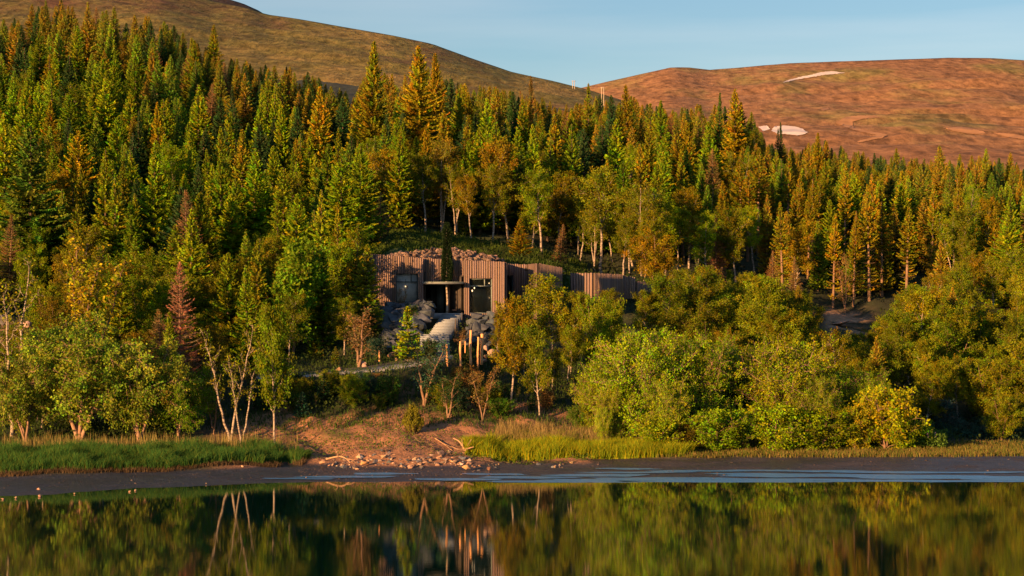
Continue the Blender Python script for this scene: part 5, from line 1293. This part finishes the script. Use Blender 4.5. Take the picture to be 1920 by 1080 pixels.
a = pm.attributes.new('tree_scale', 'FLOAT_VECTOR', 'POINT'); a.data.foreach_set('vector', sc_)
a = pm.attributes.new('tree_rot', 'FLOAT_VECTOR', 'POINT'); a.data.foreach_set('vector', rt)
a = pm.attributes.new('tree_color', 'FLOAT_COLOR', 'POINT'); a.data.foreach_set('color', cl)
a = pm.attributes.new('tree_index', 'INT', 'POINT'); a.data.foreach_set('value', ix)
ng = bpy.data.node_groups.new('tree_instances', 'GeometryNodeTree')
ng.interface.new_socket('Geometry', in_out='INPUT', socket_type='NodeSocketGeometry'); ng.interface.new_socket('Geometry', in_out='OUTPUT', socket_type='NodeSocketGeometry')
gi = ng.nodes.new('NodeGroupInput'); go = ng.nodes.new('NodeGroupOutput')
iop = ng.nodes.new('GeometryNodeInstanceOnPoints'); iop.inputs['Pick Instance'].default_value = True
ci = ng.nodes.new('GeometryNodeCollectionInfo'); ci.inputs['Collection'].default_value = hid; ci.inputs['Separate Children'].default_value = True; ci.inputs['Reset Children'].default_value = True
def na(nm, dt):
    n_ = ng.nodes.new('GeometryNodeInputNamedAttribute'); n_.data_type = dt; n_.inputs['Name'].default_value = nm; return n_.outputs[0]
lk = ng.links.new
m2p = ng.nodes.new('GeometryNodeMeshToPoints')
lk(gi.outputs[0], m2p.inputs[0]); lk(m2p.outputs[0], iop.inputs['Points']); lk(ci.outputs[0], iop.inputs['Instance'])
lk(na('tree_index', 'INT'), iop.inputs['Instance Index']); lk(na('tree_scale', 'FLOAT_VECTOR'), iop.inputs['Scale'])
e2r = ng.nodes.new('FunctionNodeEulerToRotation'); lk(na('tree_rot', 'FLOAT_VECTOR'), e2r.inputs[0]); lk(e2r.outputs[0], iop.inputs['Rotation'])
lk(iop.outputs[0], go.inputs[0])
do = bpy.data.objects.new('distant_spruces', pm); COL.objects.link(do)
md = do.modifiers.new('instances', 'NODES'); md.node_group = ng
tag(do, 'smallest farthest spruces filling the back rows of the wood', kind='stuff')
print('SPRUCES', len(spr), 'named', NSP, 'rest', nR, 'placed', len(placed))

# ------------------------------------------------------------------ grasses and ground cover
def blades(name, n, fx, h, color, label, wd=.03, lean=.35, seed=1, tipc=None):
    rg = np.random.default_rng(seed); x, y = fx(rg, n); z = ground(x, y); n = len(x)
    cl_ = fbm(x * .8, y * .8, seed, 3); hh = h * rg.uniform(.5, 1.2, n) * (1 + 1.1 * cl_)
    a = rg.uniform(0, 6.28, n); l = rg.uniform(0, lean, n) * hh; dx = np.cos(a) * l; dy = np.sin(a) * l
    wa = rg.uniform(0, 3.14, n); wx = np.cos(wa) * wd; wy = np.sin(wa) * wd * .6
    B0 = np.stack([x - wx, y - wy, z - .05], 1); B1 = np.stack([x + wx, y + wy, z - .05], 1)
    M0 = np.stack([x - wx * .7 + dx * .35, y - wy * .7 + dy * .35, z + hh * .6], 1); M1 = np.stack([x + wx * .7 + dx * .35, y + wy * .7 + dy * .35, z + hh * .6], 1)
    Tp = np.stack([x + dx, y + dy, z + hh * rg.uniform(.85, 1, n)], 1)
    V = np.stack([B0, B1, M1, M0, Tp], 1).reshape(-1, 3); k = np.arange(n)[:, None] * 5
    Q4 = k + np.array([0, 1, 2, 3]); Q3 = k + np.array([3, 2, 4])
    base = rg.uniform(.6, 1.3, n) * (1 + .9 * cl_)
    t = np.repeat(base, 5); C = np.stack([t, t, t, np.ones_like(t)], 1)
    if tipc is not None:
        mixv = (rg.random(n) < tipc[3])[:, None] * np.ones((1, 5)); mixv = mixv.reshape(-1, 1)
        C[:, :3] = C[:, :3] * (1 - mixv) + np.array(tipc[:3])[None] * t[:, None] * mixv
    return tag(link(name, mesh_np(name, V, Q4, Q3, col=C), M_grass, color=color), label, kind='stuff')
def strip(pa, pb, da, db, zmin=.3, fade=0.0):
    def f(rg, n):
        px = rg.uniform(pa, pb, n); t = rg.random(n)
        lo = np.interp(px, *da); hi = np.interp(px, *db); D = lo + (hi - lo) * t; x = xpix(px, D)
        D = D + 1.3 * fbm(x * .45, 0 * x, 19); k = ground(x, D) > zmin + .16 * fbm(x, D, 5); return x[k], D[k]
    return f
LG = ([-300, 60, 300, 480, 560, 580], [121, 124.6, 127.3, 130.5, 132.6, 133.6]); LH = ([-300, 60, 300, 480, 560, 580], [128, 130.5, 132.5, 135.5, 135, 134])
blades('grass', 66000, strip(-300, 582, LG, LH, .3), .74, (.045, .13, .026), 'dense tall green grass on the left bank', .018, .8, 3, (2.4, 1.2, .9, .22))
blades('dry_grass', 2600, strip(-100, 560, ([-100, 560], [129.5, 134]), ([-100, 560], [134, 139]), .3), .8, (.24, .2, .07), 'dry seed stalks behind the left grass bank', .016, .25, 4)
blades('dead_grass_fringe', 7000, strip(-300, 575, ([-300, 60, 300, 480, 560, 580], [120.6, 124.0, 126.7, 129.8, 131.8, 133]), ([-300, 60, 300, 480, 560, 580], [121.6, 125.1, 127.8, 131.0, 133.0, 133.8]), .22), .3, (.10, .07, .04), 'brown withered grass fringe at the foot of the left bank', .018, 1.2, 31)
RGd = ([872, 900, 960, 1100, 1280, 1300], [134.2, 134.6, 134.4, 135.4, 137.4, 138.6]); RH = ([872, 900, 960, 1100, 1280, 1300], [136, 138.5, 140.5, 141, 141, 140])
blades('grass', 42000, strip(872, 1300, RGd, RH, .2), .9, (.19, .27, .012), 'bright yellow-green tufted grass under the huge willow', .018, .75, 5, (1.9, 1.15, .8, .3))
blades('dry_grass', 4500, strip(930, 1140, ([930, 1140], [138, 140]), ([930, 1140], [142, 143]), .3), 1.15, (.26, .2, .08), 'pale dry grass behind the bright tufts', .016, .25, 6)
blades('dry_grass', 26000, strip(1230, 2100, ([1230, 2100], [136.6, 138.6]), ([1230, 2100], [147, 152]), .2), .34, (.20, .15, .045), 'short dry grass strip along the right shore', .024, .5, 7, (.55, .95, .5, .45))
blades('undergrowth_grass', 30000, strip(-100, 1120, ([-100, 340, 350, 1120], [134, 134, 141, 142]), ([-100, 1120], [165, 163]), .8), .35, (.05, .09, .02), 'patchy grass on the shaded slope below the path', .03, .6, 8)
blades('grass', 22000, strip(690, 1100, ([690, 945, 950, 1100], [180.5, 180.5, 182.5, 183]), ([690, 1100], [205, 205]), .3), .45, (.06, .10, .015), 'rough green turf behind the lodge roof', .04, .5, 9)

def cover(name, n, fx, h, size, color, label, seed, hvar=None):
    rg = np.random.default_rng(seed); x, y = fx(rg, n); z = ground(x, y)
    m = fbm(x * .45, y * .45, seed, 3); k = rg.random(len(x)) < (.45 + 2.2 * m); x, y, z, m = x[k], y[k], z[k], m[k]; n = len(x)
    hh = h * (0.35 + 1.8 * np.clip(m + .2, 0, 1)); P = np.stack([x, y, z + hh * rg.random(n)], 1)
    Dv = rg.normal(size=(n, 3)) + [0, 0, .6]
    return tag(link(name, leaf_mesh(name, [(quads(P, Dv, size * rg.uniform(.6, 1.3, n), size * .7, rg), rg.uniform(.6, 1.3, n))]), M_leaf, color=color), label, kind='stuff')
def area(pa, pb, Da, Db, cond=None):
    def f(rg, n):
        D = np.sqrt(rg.uniform(Da ** 2, Db ** 2, n)); px = rg.uniform(pa, pb, n); x = xpix(px, D); z = ground(x, D); _, gy = to_px(x, D, z)
        k = np.ones(n, bool)
        dp, _z = seg_dist(x, D, PATHW); k &= dp > 1.9
        dp, _z = seg_dist(x, D, STEPW); k &= dp > 1.6
        k &= ~((px > 670) & (px < 1060) & (D > 166) & (D < 181.5))
        k &= ~((px > 360) & (px < 1130) & (gy > 776 + 60 * fbm(x * .5, D * .5, 21)))
        k &= ~((px > 1540) & (px < 1640) & (D > 184) & (D < 204))
        if cond is not None: k &= cond(px, D, gy)
        return x[k], D[k]
    return f
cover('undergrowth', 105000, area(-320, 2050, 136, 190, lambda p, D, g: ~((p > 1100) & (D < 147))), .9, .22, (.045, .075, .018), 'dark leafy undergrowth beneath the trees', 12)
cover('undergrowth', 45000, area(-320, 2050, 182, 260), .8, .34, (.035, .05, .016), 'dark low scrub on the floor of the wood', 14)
cover('ground_cover', 26000, area(1470, 1775, 144.5, 151), .95, .17, (.10, .19, .03), 'fresh green lupin leaves along the right shore', 16)
cover('ground_cover', 16000, area(1740, 2050, 152, 164), .9, .17, (.035, .09, .06), 'shaded blue-green plants at the right shore end', 17)
cover('weeds', 9000, lambda rg, n: (lambda px, D: (xpix(px, D), D))(rg.uniform(430, 1110, n), rg.uniform(133, 143, n)), .4, .13, (.09, .15, .02), 'small green weeds scattered over the soil bank', 23)
# lupin flower spikes
rg = np.random.default_rng(77); n = 70; px = rg.uniform(1500, 1760, n); D = rg.uniform(144.5, 148, n); x = xpix(px, D); z = ground(x, D) + rg.uniform(.7, 1.05, n)
P = np.repeat(np.stack([x, D, z], 1), 14, 0); P[:, 2] += np.tile(np.linspace(0, .3, 14), n); P += rg.normal(size=P.shape) * .02
tag(link('lupin_flowers', leaf_mesh('lupin_flowers', [(quads(P, rg.normal(size=P.shape), .08, .06, rg), rg.uniform(.7, 1.2, len(P)))]), M_leaf, color=(.34, .25, .42)), 'pale violet lupin flower spikes in the green strip', kind='stuff')
# twiggy litter on the soil bank
tb = Tubes(); rg = np.random.default_rng(99)
for k in range(420):
    px = rg.uniform(440, 1090); D = rg.uniform(133, 144); x = xpix(px, D); z = g1(x, D); a_ = rg.uniform(0, 6.28); l = rg.uniform(.25, .9)
    x2, y2 = x + math.cos(a_) * l, D + math.sin(a_) * l
    tb.add([(x, D, z + .03), ((x + x2) / 2, (D + y2) / 2, g1((x + x2) / 2, (D + y2) / 2) + rg.uniform(.06, .18)), (x2, y2, g1(x2, y2) + .04)], [.015, .012, .006], 3)
tag(link('twig_litter', tb.mesh('twig_litter'), simple('dry_twig', (.30, .2, .13))), 'dry twigs littering the soil bank', kind='stuff')
